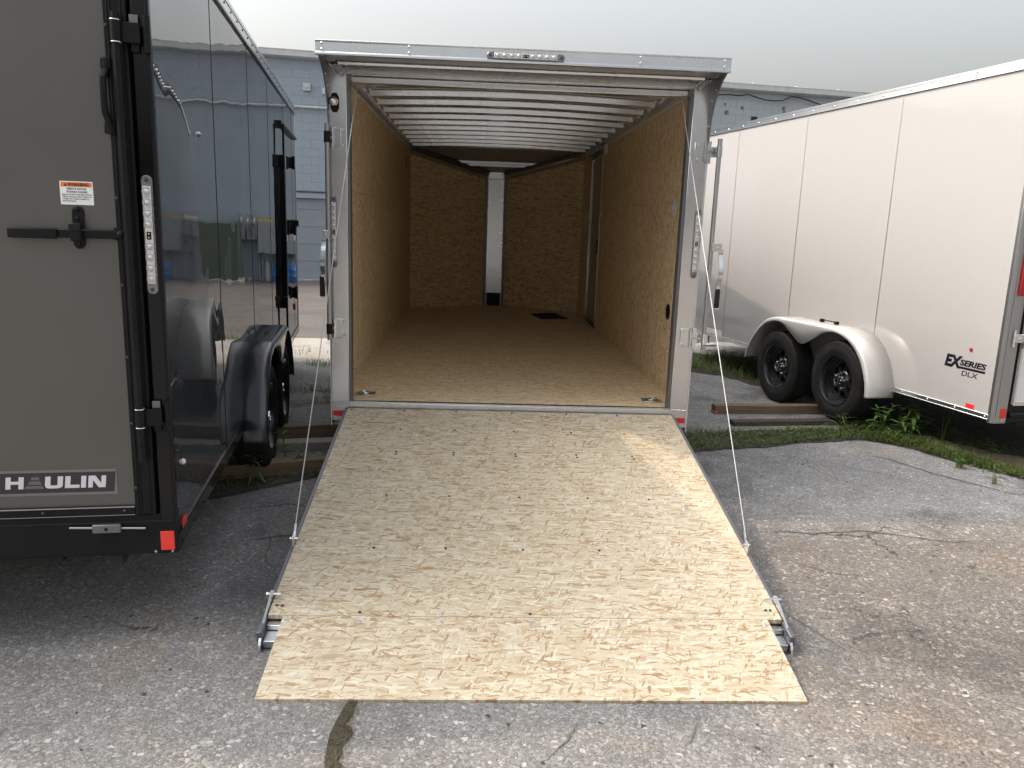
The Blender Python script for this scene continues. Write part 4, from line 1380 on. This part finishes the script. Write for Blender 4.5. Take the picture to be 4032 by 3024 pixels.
for zc in (2.0, 1.40, 0.80):
    h_ = Bx('door_hinge', 'black', LT, 0.0, 0.02, 4.97, 5.05, zc - 0.05, zc + 0.05, 0.006)
    MB().tube([(0.03, 5.0, zc - 0.06), (0.03, 5.0, zc + 0.06)], 0.012, 8).build('hinge_pin', 'blackgloss', h_, smooth=True)
Bx('door_latch', 'black', LT, 0.0, 0.06, 5.02, 5.12, 1.42, 1.48, 0.006)
Bx('front_marker', 'red', LT, 0.0, 0.012, 5.10, 5.16, 0.62, 0.68, 0.003)
MB().box(-1.9, -0.4, 0.06, LL + 0.6, 0.30, 0.42).build('under_frame', 'underbody', LT)
MB().tube([(-1.215, LL + 0.8, 0.36), (-1.215, LL + 1.9, 0.40)], 0.05, 4).build('tongue', 'underbody', LT)

# ================================================================== white trailer on the right
WT = empty('white_cargo_trailer', 'white enclosed trailer with silver tandem fender standing by the weeds', 'trailer', (3.1876, 5.115, 0), (0.0005, 0, 0.2424))
WW, WL = 2.13, 4.875
WB, WTP = 0.371, 2.656
MB().prism([(0.010, 0.03), (0.010, WL), (0.75, WL + 0.75), (WW - 0.75, WL + 0.75), (WW, WL), (WW, 0.03)], 'z', 0.42, WTP - 0.01).build('body_shell', 'underbody', WT)
MB().prism([(-0.014, -0.012), (-0.014, WL), (0.75, WL + 0.77), (WW - 0.75, WL + 0.77), (WW, WL), (WW, -0.012)], 'z', WTP - 0.008, WTP + 0.01).build('roof', 'alu', WT)
MB().hexa([(0.006, WL, 0.40), (0.75, WL + 0.755, 0.40), (0.754, WL + 0.75, 0.40), (0.010, WL - 0.004, 0.40), (0.006, WL, 2.6), (0.75, WL + 0.755, 2.6), (0.754, WL + 0.75, 2.6), (0.010, WL - 0.004, 2.6)]).build('nose_panel', 'white', WT)
ys = [0.0, 1.2152, 2.4352, 3.6552, WL]
for y0, y1 in zip(ys[:-1], ys[1:]):
    Bx('side_panel', 'white', WT, 0.0, 0.010, y0 + 0.0015, y1 - 0.0015, 0.40, 2.61)
    if y0 > 0:
        Bx('panel_seam', 'steel', WT, -0.0012, 0.004, y0 - 0.0035, y0 + 0.0035, 0.41, 2.60)
for z0, z1, nm in ((WB, 0.407, 'bottom_rail'), (2.603, WTP, 'top_rail')):
    o = Bx(nm, 'alu', WT, -0.010, 0.009, 0.003, WL, z0, z1, 0.003)
    Bx('rail_bead', 'alu', o, -0.014, -0.009, 0.003, WL, z0 - 0.001, z0 + 0.007, 0.002)
    if nm == 'top_rail':
        Bx('rail_bead', 'alu', o, -0.014, -0.009, 0.003, WL, z1 - 0.006, z1 + 0.001, 0.002)
        Bx('rail_joint', 'steel', o, -0.0125, -0.009, 0.515, 0.519, z0, z1)
    f1 = None
    yy = 0.22 if nm == 'top_rail' else 0.03
    while yy < WL:
        p = (-0.010, yy, (z0 + z1) / 2)
        if f1 is None:
            f1 = MB().dome((0, 0, 0), (-1, 0, 0), 0.007, 0.005, 8).build('rail_screw', 'chrome', o, smooth=True)
            f1.location = p
        else:
            inst(f1, o, p)
        yy += 0.305 if nm == 'top_rail' else 0.26
# rear corner trim (polished) and frame
ctr = MB().prism([(-0.006, 0.012), (-0.006, -0.012), (0.02, -0.030), (0.105, -0.030), (0.105, 0.012)], 'z', 0.352, 2.61).build('corner_trim', 'steel', WT, bevel=0.002)
Bx('corner_reflector', 'red', ctr, 0.050, 0.098, -0.033, -0.0295, 0.388, 0.452, 0.001)
MB().dome((0.075, -0.030, 0.372), (0, -1, 0), 0.006, 0.004, 8).build('trim_screw', 'chrome', ctr, smooth=True)
Bx('corner_ridge', 'greyalu', ctr, 0.0155, 0.0185, -0.0315, -0.027, 0.40, 2.6)
Bx('tail_lamp', 'redlens', WT, 0.038, 0.092, -0.052, -0.0305, 1.20, 1.72, 0.008)
Bx('rear_post', 'black', WT, 0.1055, 0.145, -0.010, 0.03, 0.47, 2.6)
Bx('rear_bumper', 'black', WT, 0.1055, WW, -0.016, 0.05, 0.352, 0.468, 0.004)
MB().tube([(0.13, -0.02, 0.405), (0.30, -0.02, 0.41)], 0.02, 8).build('bumper_tube', 'black', WT, smooth=True)
rd = Bx('rear_door', 'whitedoor', WT, 0.152, WW - 0.12, -0.024, 0.03, 0.475, 2.55, 0.002)
Bx('door_trim', 'alu', rd, 0.145, 0.160, -0.028, -0.0245, 0.470, 2.55, 0.001)
Bx('door_trim_bottom', 'alu', rd, 0.1605, WW - 0.12, -0.028, -0.0245, 0.470, 0.495, 0.001)
rr_ = MB().tube([(0.135, -0.055, 0.86), (0.135, -0.055, 2.2)], 0.012, 12).build('lock_rod', 'alu', WT, smooth=True)
for zc in (0.925, 2.1):
    Bx('rod_hinge', 'alu', rr_, 0.055, 0.155, -0.052, -0.040, zc - 0.028, zc + 0.028, 0.004)
    MB().tube([(0.058, -0.04, zc - 0.055), (0.058, -0.04, zc + 0.055)], 0.011, 10).build('hinge_knuckle', 'chrome', rr_, smooth=True)
    MB().dome((0.095, -0.052, zc), (0, -1, 0), 0.01, 0.007, 12).build('hinge_bolt', 'chrome', rr_, smooth=True)
MB().box(WW - 0.004, WW + 0.004, 0.0, WL, 0.40, 2.61).build('far_side_panel', 'white', WT)
Bx('side_reflector', 'red', WT, -0.003, 0.001, 0.136, 0.207, 0.408, 0.441, 0.0008)
MB().dome((0.0, 0.229, 0.809), (-1, 0, 0), 0.014, 0.012, 14).build('side_marker', 'redlens', WT, smooth=True)
# EX SERIES DLX lettering
YD = Vector((0, -1, 0))
lg = text('logo_lettering', 'EX', 0.112, 'inkblue', WT, (-0.0008, 0.4485, 0.668), YD, WZ, 0.0062, 0.18, width=0.158)
text('logo_lettering', 'SERIES', 0.054, 'inkblue', lg, (-0.0008, 0.312, 0.690), YD, WZ, 0.0024, 0.18, width=0.228)
MB().prism([(0.326, 0.664), (0.090, 0.664), (0.086, 0.680), (0.318, 0.680)], 'x', -0.0012, 0.0).build('logo_bar', 'inkblue', lg)
text('logo_lettering', 'DLX', 0.050, 'inkblue', lg, (-0.0008, 0.289, 0.6195), YD, WZ, 0.0004, 0.12, width=0.142)
# information sticker low on the front panel
stk = Bx('info_sticker', 'sticker_white', WT, -0.0012, 0.001, 3.668, 4.066, 0.409, 0.471)
Bx('sticker_stripe', 'red', stk, -0.0018, -0.001, 3.668, 4.066, 0.4645, 0.471)
for r_ in range(4):
    for k in range(6):
        Bx('sticker_text', 'inkgrey', stk, -0.0016, -0.0011, 3.685 + k * 0.064, 3.685 + k * 0.064 + random.uniform(0.025, 0.052), 0.416 + r_ * 0.012, 0.4185 + r_ * 0.012)
fender(WT, 0.0, -1, 0.24, 'alu_fender')
for yy in (1.36, 2.235):
    wheel(WT, -0.112, yy, 0.371 if yy < 2 else 0.331, -1, 0.33)
    MB().tube([(0.1, yy, 0.33), (WW, yy, 0.33)], 0.04, 8).build('axle', 'underbody', WT)
fh = MB().tube([(-0.075, 1.60, 0.80), (-0.075, 1.60, 0.822), (-0.075, 1.80, 0.822), (-0.075, 1.80, 0.80)], 0.0045, 6).build('fender_loop', 'black', WT, smooth=True)
for yy in (1.60, 1.80):
    Bx('loop_foot', 'black', fh, -0.09, -0.06, yy - 0.018, yy + 0.018, 0.801, 0.83, 0.004)
MB().box(0.3, 1.85, 0.06, WL + 0.5, 0.31, 0.42).build('under_frame', 'underbody', WT)
jk = MB().tube([(0.87, 5.62, 0.02), (0.87, 5.62, 0.75)], 0.028, 10).build('tongue_jack', 'chrome', WT, smooth=True)
MB().prism([(0.79, 5.54), (0.95, 5.54), (0.97, 5.62), (0.95, 5.70), (0.79, 5.70), (0.77, 5.62)], 'z', 0.004, 0.02).build('jack_foot', 'offwhite', jk)
MB().tube([(1.06, WL + 0.6, 0.36), (1.06, WL + 1.9, 0.40)], 0.05, 4).build('tongue', 'underbody', WT)

# ================================================================== building behind
BA = math.atan(0.205)
BD = empty('warehouse_building', 'long low building of painted blue grey concrete blocks behind the trailers', 'building', (-5.3, 19.7, 0), (0, 0, BA))
S0, S1, BH = -14.0, 24.0, 5.2
DX0, DX1, DZ = -2.6, 1.2, 2.12
wallb = MB()
wallb.box(S0, DX0, 0.005, 0.3, 0, BH)
wallb.box(DX0, DX1, 0.005, 0.3, DZ, BH)
wallb.box(DX1, S1, 0.005, 0.3, 0, BH)
wall = wallb.build('wall', 'joint', BD)
BLK = {'block': MB().box(0.0035, 0.4035, 0.0, 0.008, 0.003, 0.2).build('block', 'block', wall, bevel=0.002, seg=1),
       'block_old': MB().box(0.0035, 0.4035, 0.0, 0.008, 0.003, 0.2).build('block', 'block_old', wall, bevel=0.002, seg=1)}
used_b = set()
rest = MB()
rest_old = MB()
rb_ = random.Random(5)
nb = 0
for row in range(26):
    z = row * 0.2
    off = 0.2 * (row % 2)
    k = 0
    x = S0 + off
    while x < S1 - 0.4:
        inside_door = (z + 0.2 > 0) and z < DZ - 0.05 and x + 0.4 > DX0 and x < DX1
        if not inside_door:
            vis = (-1.4 < x < 1.2 and z > 2.0) or (10.0 < x < 13.6 and z > 3.7)
            old = x > 7
            key = 'block_old' if old else 'block'
            dy = rb_.uniform(-0.0012, 0.0012)
            if vis and nb < 290:
                nb += 1
                if key not in used_b:
                    used_b.add(key)
                    BLK[key].location = (x, dy, z)
                else:
                    inst(BLK[key], wall, (x, dy, z))
            else:
                (rest_old if old else rest).box(x + 0.0035, x + 0.4035, dy, 0.008, z + 0.003, z + 0.2)
        x += 0.407
o = rest.build('far_blocks', 'block', wall)
o['kind'] = 'stuff'
o = rest_old.build('far_faded_blocks', 'block_old', wall)
o['kind'] = 'stuff'
bd_ = Bx('overhead_door', 'bdoor', BD, DX0, DX1, 0.06, 0.12, 0.03, DZ - 0.1)
Bx('door_lintel', 'block', BD, DX0 - 0.1, DX1 + 0.1, -0.012, 0.06, DZ - 0.1, DZ + 0.01, 0.004)
Bx('lintel_dark_angle', 'underbody', BD, DX0 - 0.1, DX1 + 0.1, -0.02, 0.02, DZ + 0.045, DZ + 0.06)  # thin dark ledge strip just above the lintel
Bx('door_threshold', 'concrete', BD, DX0 - 0.1, DX1 + 0.1, -0.12, 0.12, 0.0, 0.05, 0.006)
for k in range(4):
    Bx('door_panel_line', 'bdoor', bd_, DX0, DX1, 0.052, 0.0595, 0.5 + k * 0.42, 0.505 + k * 0.42)
gt = MB().prism([(0.02, 5.2), (-0.16, 5.235), (-0.18, 5.25), (-0.18, 5.38), (-0.165, 5.395), (0.3, 5.42), (0.3, 5.2)], 'x', S0, S1).build('roof_gutter', 'gutter', BD, bevel=0.004)
Bx('gutter_bead', 'offwhite', gt, S0, S1, -0.19, -0.178, 5.375, 5.398, 0.003)
for k in range(30):
    MB().dome((S0 + 0.6 + k * 1.25, -0.10, 5.408), (0, 0, 1), 0.03, 0.02, 8).build('gutter_screw', 'gutter', gt, smooth=True)
cdt = MB().tube([(S0, -0.05, 4.14), (S1, -0.05, 4.14)], 0.03, 10).build('conduit', 'conduit', BD, smooth=True)
for xx in (-2.6, 0.38, 3.2, 6.0):
    MB().tube([(xx - 0.04, -0.05, 4.14), (xx + 0.04, -0.05, 4.14)], 0.04, 10).build('conduit_coupling', 'conduit', cdt, smooth=True)
jb = Bx('junction_box', 'conduit', BD, 0.08, 0.26, -0.06, 0.0, 4.51, 4.69, 0.01)
MB().dome((0.17, -0.06, 4.60), (0, -1, 0), 0.035, 0.02, 12).build('box_knob', 'gutter', jb, smooth=True)
Bx('wall_fitting', 'gutter', BD, 0.53, 0.60, -0.05, 0.0, 4.46, 4.60, 0.008)
rs_ = random.Random(3)
for (xx, zz, r) in ((10.96, 4.66, 0.06), (11.4, 4.80, 0.045), (12.6, 4.86, 0.05), (10.9, 4.87, 0.03), (12.62, 4.77, 0.03)):
    MB().lathe([(r, 0), (r * 0.9, 0.012), (r * 0.5, 0.004), (0.001, 0.004)], (xx, -0.003, zz), (0, -1, 0), 10).build('rust_spot', 'rust', BD, smooth=True)
Bx('wall_hole', 'underbody', BD, 11.68, 11.86, -0.006, 0.0, 4.46, 4.60)
cab = [(9 + 0.25 * k, -0.08, 5.12 + 0.05 * math.sin(k * 0.9) - 0.02 * (k % 5)) for k in range(28)]
MB().tube(cab, 0.014, 6).build('slack_cable', 'black', BD, smooth=True)
BM = Matrix.Translation((-5.3, 19.7, 0)) @ Matrix.Rotation(BA, 4, 'Z')


def at_wall(o, s, y):
    p = BM @ Vector((s, y, 0))
    o.location = p
    o.rotation_euler = (0, 0, BA)
    return o


# things by the wall, seen mirrored in the charcoal trailer's side
tf = at_wall(empty('pad_transformer', 'dark green ground transformer cabinet with warning labels seen reflected in the charcoal trailer', 'transformer'), 3.05, -1.3)
Bx('cabinet', 'green', tf, 0, 2.2, 0, 1.1, 0.08, 1.39, 0.02)
Bx('pad', 'concrete', tf, -0.1, 2.3, -0.1, 1.15, 0.0, 0.08, 0.01)
for xx in (0.72, 1.36, 1.5):
    l_ = Bx('label', 'sticker_white', tf, xx, xx + 0.12, -0.004, 0.001, 0.90, 1.10)
    Bx('label_top', 'orangel', l_, xx, xx + 0.12, -0.004, 0.001, 1.10, 1.22)
eb = at_wall(empty('electric_cabinet', 'grey electric cabinet with yellow labels on the block wall seen reflected', 'electric box'), 1.45, -0.35)
Bx('cabinet', 'greybox', eb, 0, 1.17, 0, 0.33, 0.67, 1.53, 0.01)
for xx in (0.15, 0.7, 0.95):
    Bx('label', 'yellow', eb, xx, xx + 0.16, -0.004, 0.001, 1.42, 1.49)
Bx('tag', 'sticker_white', eb, 0.35, 0.42, -0.004, 0.001, 1.0, 1.25)
for xx in (0.1, 0.35, 0.7, 1.0):
    MB().tube([(xx, 0.2, 0.0), (xx, 0.2, 0.67)], 0.045, 8).build('riser_pipe', 'conduit', eb, smooth=True)
mb_ = at_wall(empty('electric_meter', 'small grey electric meter box mounted on the block wall seen reflected', 'electric meter'), 2.72, -0.2)
Bx('box', 'greybox', mb_, 0, 0.32, 0, 0.19, 1.0, 1.6, 0.01)
MB().lathe([(0.09, 0), (0.09, 0.06), (0.06, 0.1), (0.001, 0.11)], (0.16, 0.0, 1.42), (0, -1, 0), 16).build('meter_dome', 'lens', mb_, smooth=True)
for s_, lb_ in ((2.12, 'blue plastic barrel below the electric cabinet, nearer the meter'), (1.80, 'blue plastic barrel below the electric cabinet, farther from the meter')):
    b_ = MB().lathe([(0.001, 0), (0.13, 0), (0.14, 0.02), (0.14, 0.15), (0.146, 0.16), (0.14, 0.17), (0.14, 0.30), (0.146, 0.31), (0.14, 0.32), (0.135, 0.43), (0.12, 0.44), (0.001, 0.44)], (0, 0, 0), (0, 0, 1), 20).build('barrel', 'blue', None, smooth=True)
    at_wall(tag(b_, lb_, 'barrel', 'blue barrels by the wall'), s_, -0.6)


# ================================================================== lumber under the wheels
def board(label, a, b, w, h, mat, z=0.0, twist=0.0):
    ax, ay = a
    bx, by = b
    ln = math.hypot(bx - ax, by - ay)
    mb = MB()
    n = 6
    rr = random.Random(int((ax + 9) * 100))
    rows = []
    for k in range(n + 1):
        x = ln * k / n
        j = rr.uniform(-0.003, 0.003)
        rows.append([(x, -w / 2 + j, 0.0), (x, w / 2 + j, 0.0), (x, w / 2 + j, h), (x, -w / 2 + j, h)])
    o0 = len(mb.v)
    mb.grid(rows, True)
    mb.f.append((0, 1, 2, 3))
    e = n * 4
    mb.f.append((e, e + 1, e + 2, e + 3))
    o = mb.build('lumber_board', mat, None, bevel=0.004)
    o.location = (ax, ay, z)
    o.rotation_euler = (0, 0, math.atan2(by - ay, bx - ax))
    return tag(o, label, 'board', 'lumber boards under the trailer wheels')


b1 = board('brown board with a red painted end running under the white trailer rear wheel', (1.755, 6.66), (3.05, 6.84), 0.09, 0.05, 'wood_new', 0.024)
MB().box(-0.004, 0.03, -0.045, 0.045, -0.023, -0.002).build('painted_end', 'pink', b1, bevel=0.004)
Bx('lower_plank', 'wood_new', b1, 0.03, 1.1, -0.05, 0.05, -0.024, -0.001)
board('dark weathered board lying beside the grass in front of the white trailer wheel', (1.80, 6.23), (3.05, 6.46), 0.09, 0.04, 'wood_old')
board('brown board between the charcoal and open trailers, farthest of three from the ramp', (-1.9, 5.30), (-0.6, 5.78), 0.09, 0.09, 'wood_new')
board('pale grey board between the charcoal and open trailers, middle of three', (-1.85, 5.02), (-0.7, 5.33), 0.12, 0.06, 'wood_grey')
board('brown board by the weeds and nearest the ramp, in front of the charcoal trailer wheel', (-2.1, 4.33), (-0.8, 4.84), 0.10, 0.085, 'wood_new')

# ================================================================== grass and weeds
def interp(pl, t):
    n = len(pl) - 1
    f = min(max(t, 0), 0.9999) * n
    i = int(f)
    u = f - i
    return (pl[i][0] + (pl[i + 1][0] - pl[i][0]) * u, pl[i][1] + (pl[i + 1][1] - pl[i][1]) * u)


def blade(mb, x, y, z, h, w, lean, az, rr):
    dx, dy = math.cos(az), math.sin(az)
    px, py = -dy, dx
    rows = []
    for k, (t, ww) in enumerate(((0, 1.0), (0.45, 0.85), (0.8, 0.5), (1.0, 0.06))):
        cx = x + dx * lean * h * t * t
        cy = y + dy * lean * h * t * t
        cz = z + h * (t - 0.25 * lean * t * t)
        rows.append([(cx - px * w * ww, cy - py * w * ww, cz), (cx + px * w * ww, cy + py * w * ww, cz)])
    mb.grid(rows)


def leaf(mb, x, y, z, ln, w, az, up, droop):
    dx, dy = math.cos(az), math.sin(az)
    px, py = -dy, dx
    rows = []
    for t, ww in ((0, 0.08), (0.2, 0.6), (0.45, 1.0), (0.72, 0.7), (1.0, 0.04)):
        cx = x + dx * ln * t * math.cos(up)
        cy = y + dy * ln * t * math.cos(up)
        cz = z + ln * (t * math.sin(up) - droop * t * t)
        fold = w * ww * 0.35
        rows.append([(cx - px * w * ww, cy - py * w * ww, cz + fold), (cx, cy, cz), (cx + px * w * ww, cy + py * w * ww, cz + fold)])
    mb.grid(rows)


rg = random.Random(21)
gm = MB()
T = len(FRONT) - 1
for _ in range(11000):
    t = rg.random()
    f = t * T
    if 3.2 < f < 4.9:
        continue
    v = rg.random()
    left = f < 3.2
    a, b = interp(FRONT, t), interp(REAR, t)
    x, y = a[0] + (b[0] - a[0]) * v, a[1] + (b[1] - a[1]) * v
    if left and rg.random() < 0.72:
        continue
    dens = 0.5 + 0.5 * math.sin(x * 7.3 + y * 3.1) * math.sin(y * 9.7 - x * 2.0)
    if rg.random() > 0.45 + 0.6 * dens:
        continue
    tall = 1.0 + 1.0 * max(0, 1 - abs(x - 2.9) / 0.5)
    h = rg.uniform(0.018, 0.065) * tall
    if rg.random() < 0.55:
        blade(gm, x, y, 0.005, h, rg.uniform(0.0016, 0.0032), rg.uniform(0.2, 1.1), rg.uniform(0, 2 * PI), rg)
    else:
        for k in range(3):
            leaf(gm, x, y, 0.005 + h * rg.uniform(0.1, 0.8), rg.uniform(0.012, 0.03), rg.uniform(0.004, 0.008), rg.uniform(0, 2 * PI), rg.uniform(-0.1, 0.7), 0.2)
for _ in range(1500):     # patch behind, beside the white trailer
    x, y = rg.uniform(1.95, 3.0), rg.uniform(7.9, 9.7)
    if x < 2.5 and y < 8.65 - (x - 2.0) * 0.9:
        continue
    blade(gm, x, y, 0.005, rg.uniform(0.04, 0.17), rg.uniform(0.002, 0.005), rg.uniform(0.3, 1.3), rg.uniform(0, 2 * PI), rg)
for _ in range(420):      # thin growth under the white trailer and along the dirt
    x, y = rg.uniform(3.15, 4.3), rg.uniform(4.7, 6.3)
    if abs((x - 3.05) + (y - 6.2) * 0.72) > 0.75:
        continue
    if rg.random() < 0.6:
        continue
    for k in range(4):
        leaf(gm, x, y, 0.01 + rg.uniform(0, 0.05), rg.uniform(0.015, 0.035), rg.uniform(0.005, 0.009), rg.uniform(0, 2 * PI), rg.uniform(0, 0.8), 0.2)
for cx, cy, r, n in ((-1.85, 6.95, 0.35, 130), (-1.45, 6.6, 0.3, 90), (-1.95, 8.25, 0.3, 150), (-2.35, 9.0, 0.5, 60), (-1.5, 7.4, 0.3, 80), (-1.65, 10.3, 0.25, 90), (-2.2, 10.2, 0.3, 40)):
    for _ in range(n):
        a, q = rg.uniform(0, 2 * PI), r * math.sqrt(rg.random())
        blade(gm, cx + q * math.cos(a), cy + 0.35 * q * math.sin(a), 0.005, rg.uniform(0.03, 0.10), rg.uniform(0.002, 0.004), rg.uniform(0.2, 1.2), rg.uniform(0, 2 * PI), rg)
go = gm.build('grass', 'grass', None, smooth=True, recalc=False)
tag(go, 'low green grass growing along the broken asphalt edges', 'grass')
go['kind'] = 'stuff'
dm_ = MB()
for _ in range(170):
    t = rg.random()
    x, y = -0.475 + rg.gauss(0, 0.018), 1.9 + t * 0.4
    blade(dm_, x, y, 0.003, rg.uniform(0.006, 0.02), rg.uniform(0.0007, 0.0014), rg.uniform(0.8, 2.2), rg.uniform(0, 2 * PI), rg)
for _ in range(260):
    x, y = 1.10 + rg.gauss(0, 0.025), 3.15 + rg.gauss(0, 0.08)
    blade(dm_, x, y, 0.003, rg.uniform(0.006, 0.022), rg.uniform(0.0007, 0.0014), rg.uniform(0.8, 2.2), rg.uniform(0, 2 * PI), rg)
do = dm_.build('dry_moss_tufts', 'drygrass', None, recalc=False)
tag(do, 'dry brown moss and grass filling the cracks beside the ramp', 'moss')
do['kind'] = 'stuff'


def weed(label, x, y, h, n, ln, w, seed, top=True, stems=1):
    rr = random.Random(seed)
    e = empty('leafy_weed', label, 'weed', (x, y, 0.004), (0, 0, 0), 'tall weeds by the trailers')
    sm_, lm_ = MB(), MB()
    for s in range(stems):
        az0 = rr.uniform(0, 2 * PI)
        lean = rr.uniform(0.05, 0.25)
        hh = h * rr.uniform(0.75, 1.0) if s else h
        pts = []
        for k in range(7):
            t = k / 6
            pts.append((math.cos(az0) * lean * hh * t * t + 0.01 * s, math.sin(az0) * lean * hh * t * t, hh * t))
        sm_.tube(pts, [0.004 * (1 - 0.6 * k / 6) for k in range(7)], 5)
        for k in range(n):
            t = 0.18 + 0.82 * k / max(1, n - 1)
            i = min(5, int(t * 6))
            u = t * 6 - i
            p = [pts[i][c] + (pts[i + 1][c] - pts[i][c]) * u for c in range(3)]
            az = k * 2.4 + rr.uniform(-0.4, 0.4)
            l2 = ln * (0.65 + 0.45 * math.sin(t * PI)) * rr.uniform(0.8, 1.15)
            leaf(lm_, p[0], p[1], p[2], l2, w * l2 / ln, az, rr.uniform(0.1, 0.75), rr.uniform(0.25, 0.6))
    sm_.build('stem', 'weed', e, smooth=True)
    lm_.build('leaves', 'weed', e, smooth=True, recalc=False)
    return e


weed('tallest leafy weed under the lower edge of the white trailer', 3.13, 6.0, 0.36, 14, 0.15, 0.015, 1, stems=3)
weed('bushy weed just right of the silver fender of the white trailer', 2.90, 5.98, 0.26, 12, 0.13, 0.014, 2, stems=3)
weed('broad leafed weed in the thick grass left of the tallest weed', 3.03, 5.92, 0.17, 10, 0.10, 0.014, 3, stems=3)
weed('arching long bladed weed at the right of the tallest weed', 3.36, 5.95, 0.28, 9, 0.24, 0.006, 4, stems=3)
weed('thin bladed weed rising beside the rear tyre of the white trailer', 2.62, 6.08, 0.16, 9, 0.18, 0.004, 5, stems=2)
weed('small twiggy weed on the bare asphalt right of the grass edge', 3.08, 5.22, 0.07, 12, 0.035, 0.005, 6, stems=5)
weed('tiny sprig in the asphalt crack near the right picture edge', 3.13, 4.88, 0.05, 7, 0.03, 0.004, 7, stems=3)
weed('star shaped weed in front of the nearest board by the charcoal trailer', -1.50, 4.40, 0.17, 16, 0.105, 0.0085, 8)
weed('upright weed between the middle and nearest boards by the charcoal trailer', -1.44, 4.85, 0.20, 14, 0.095, 0.009, 9)
weed('leafy weed at the nearest board between the charcoal trailer and the ramp', -1.30, 4.70, 0.15, 14, 0.085, 0.009, 10)
weed('low weed close to the ramp edge at the nearest board', -1.14, 4.82, 0.12, 12, 0.08, 0.009, 11, stems=2)
weed('small yellow green weed on the dirt under the white trailer corner', 3.55, 5.62, 0.10, 9, 0.05, 0.012, 12, stems=3)
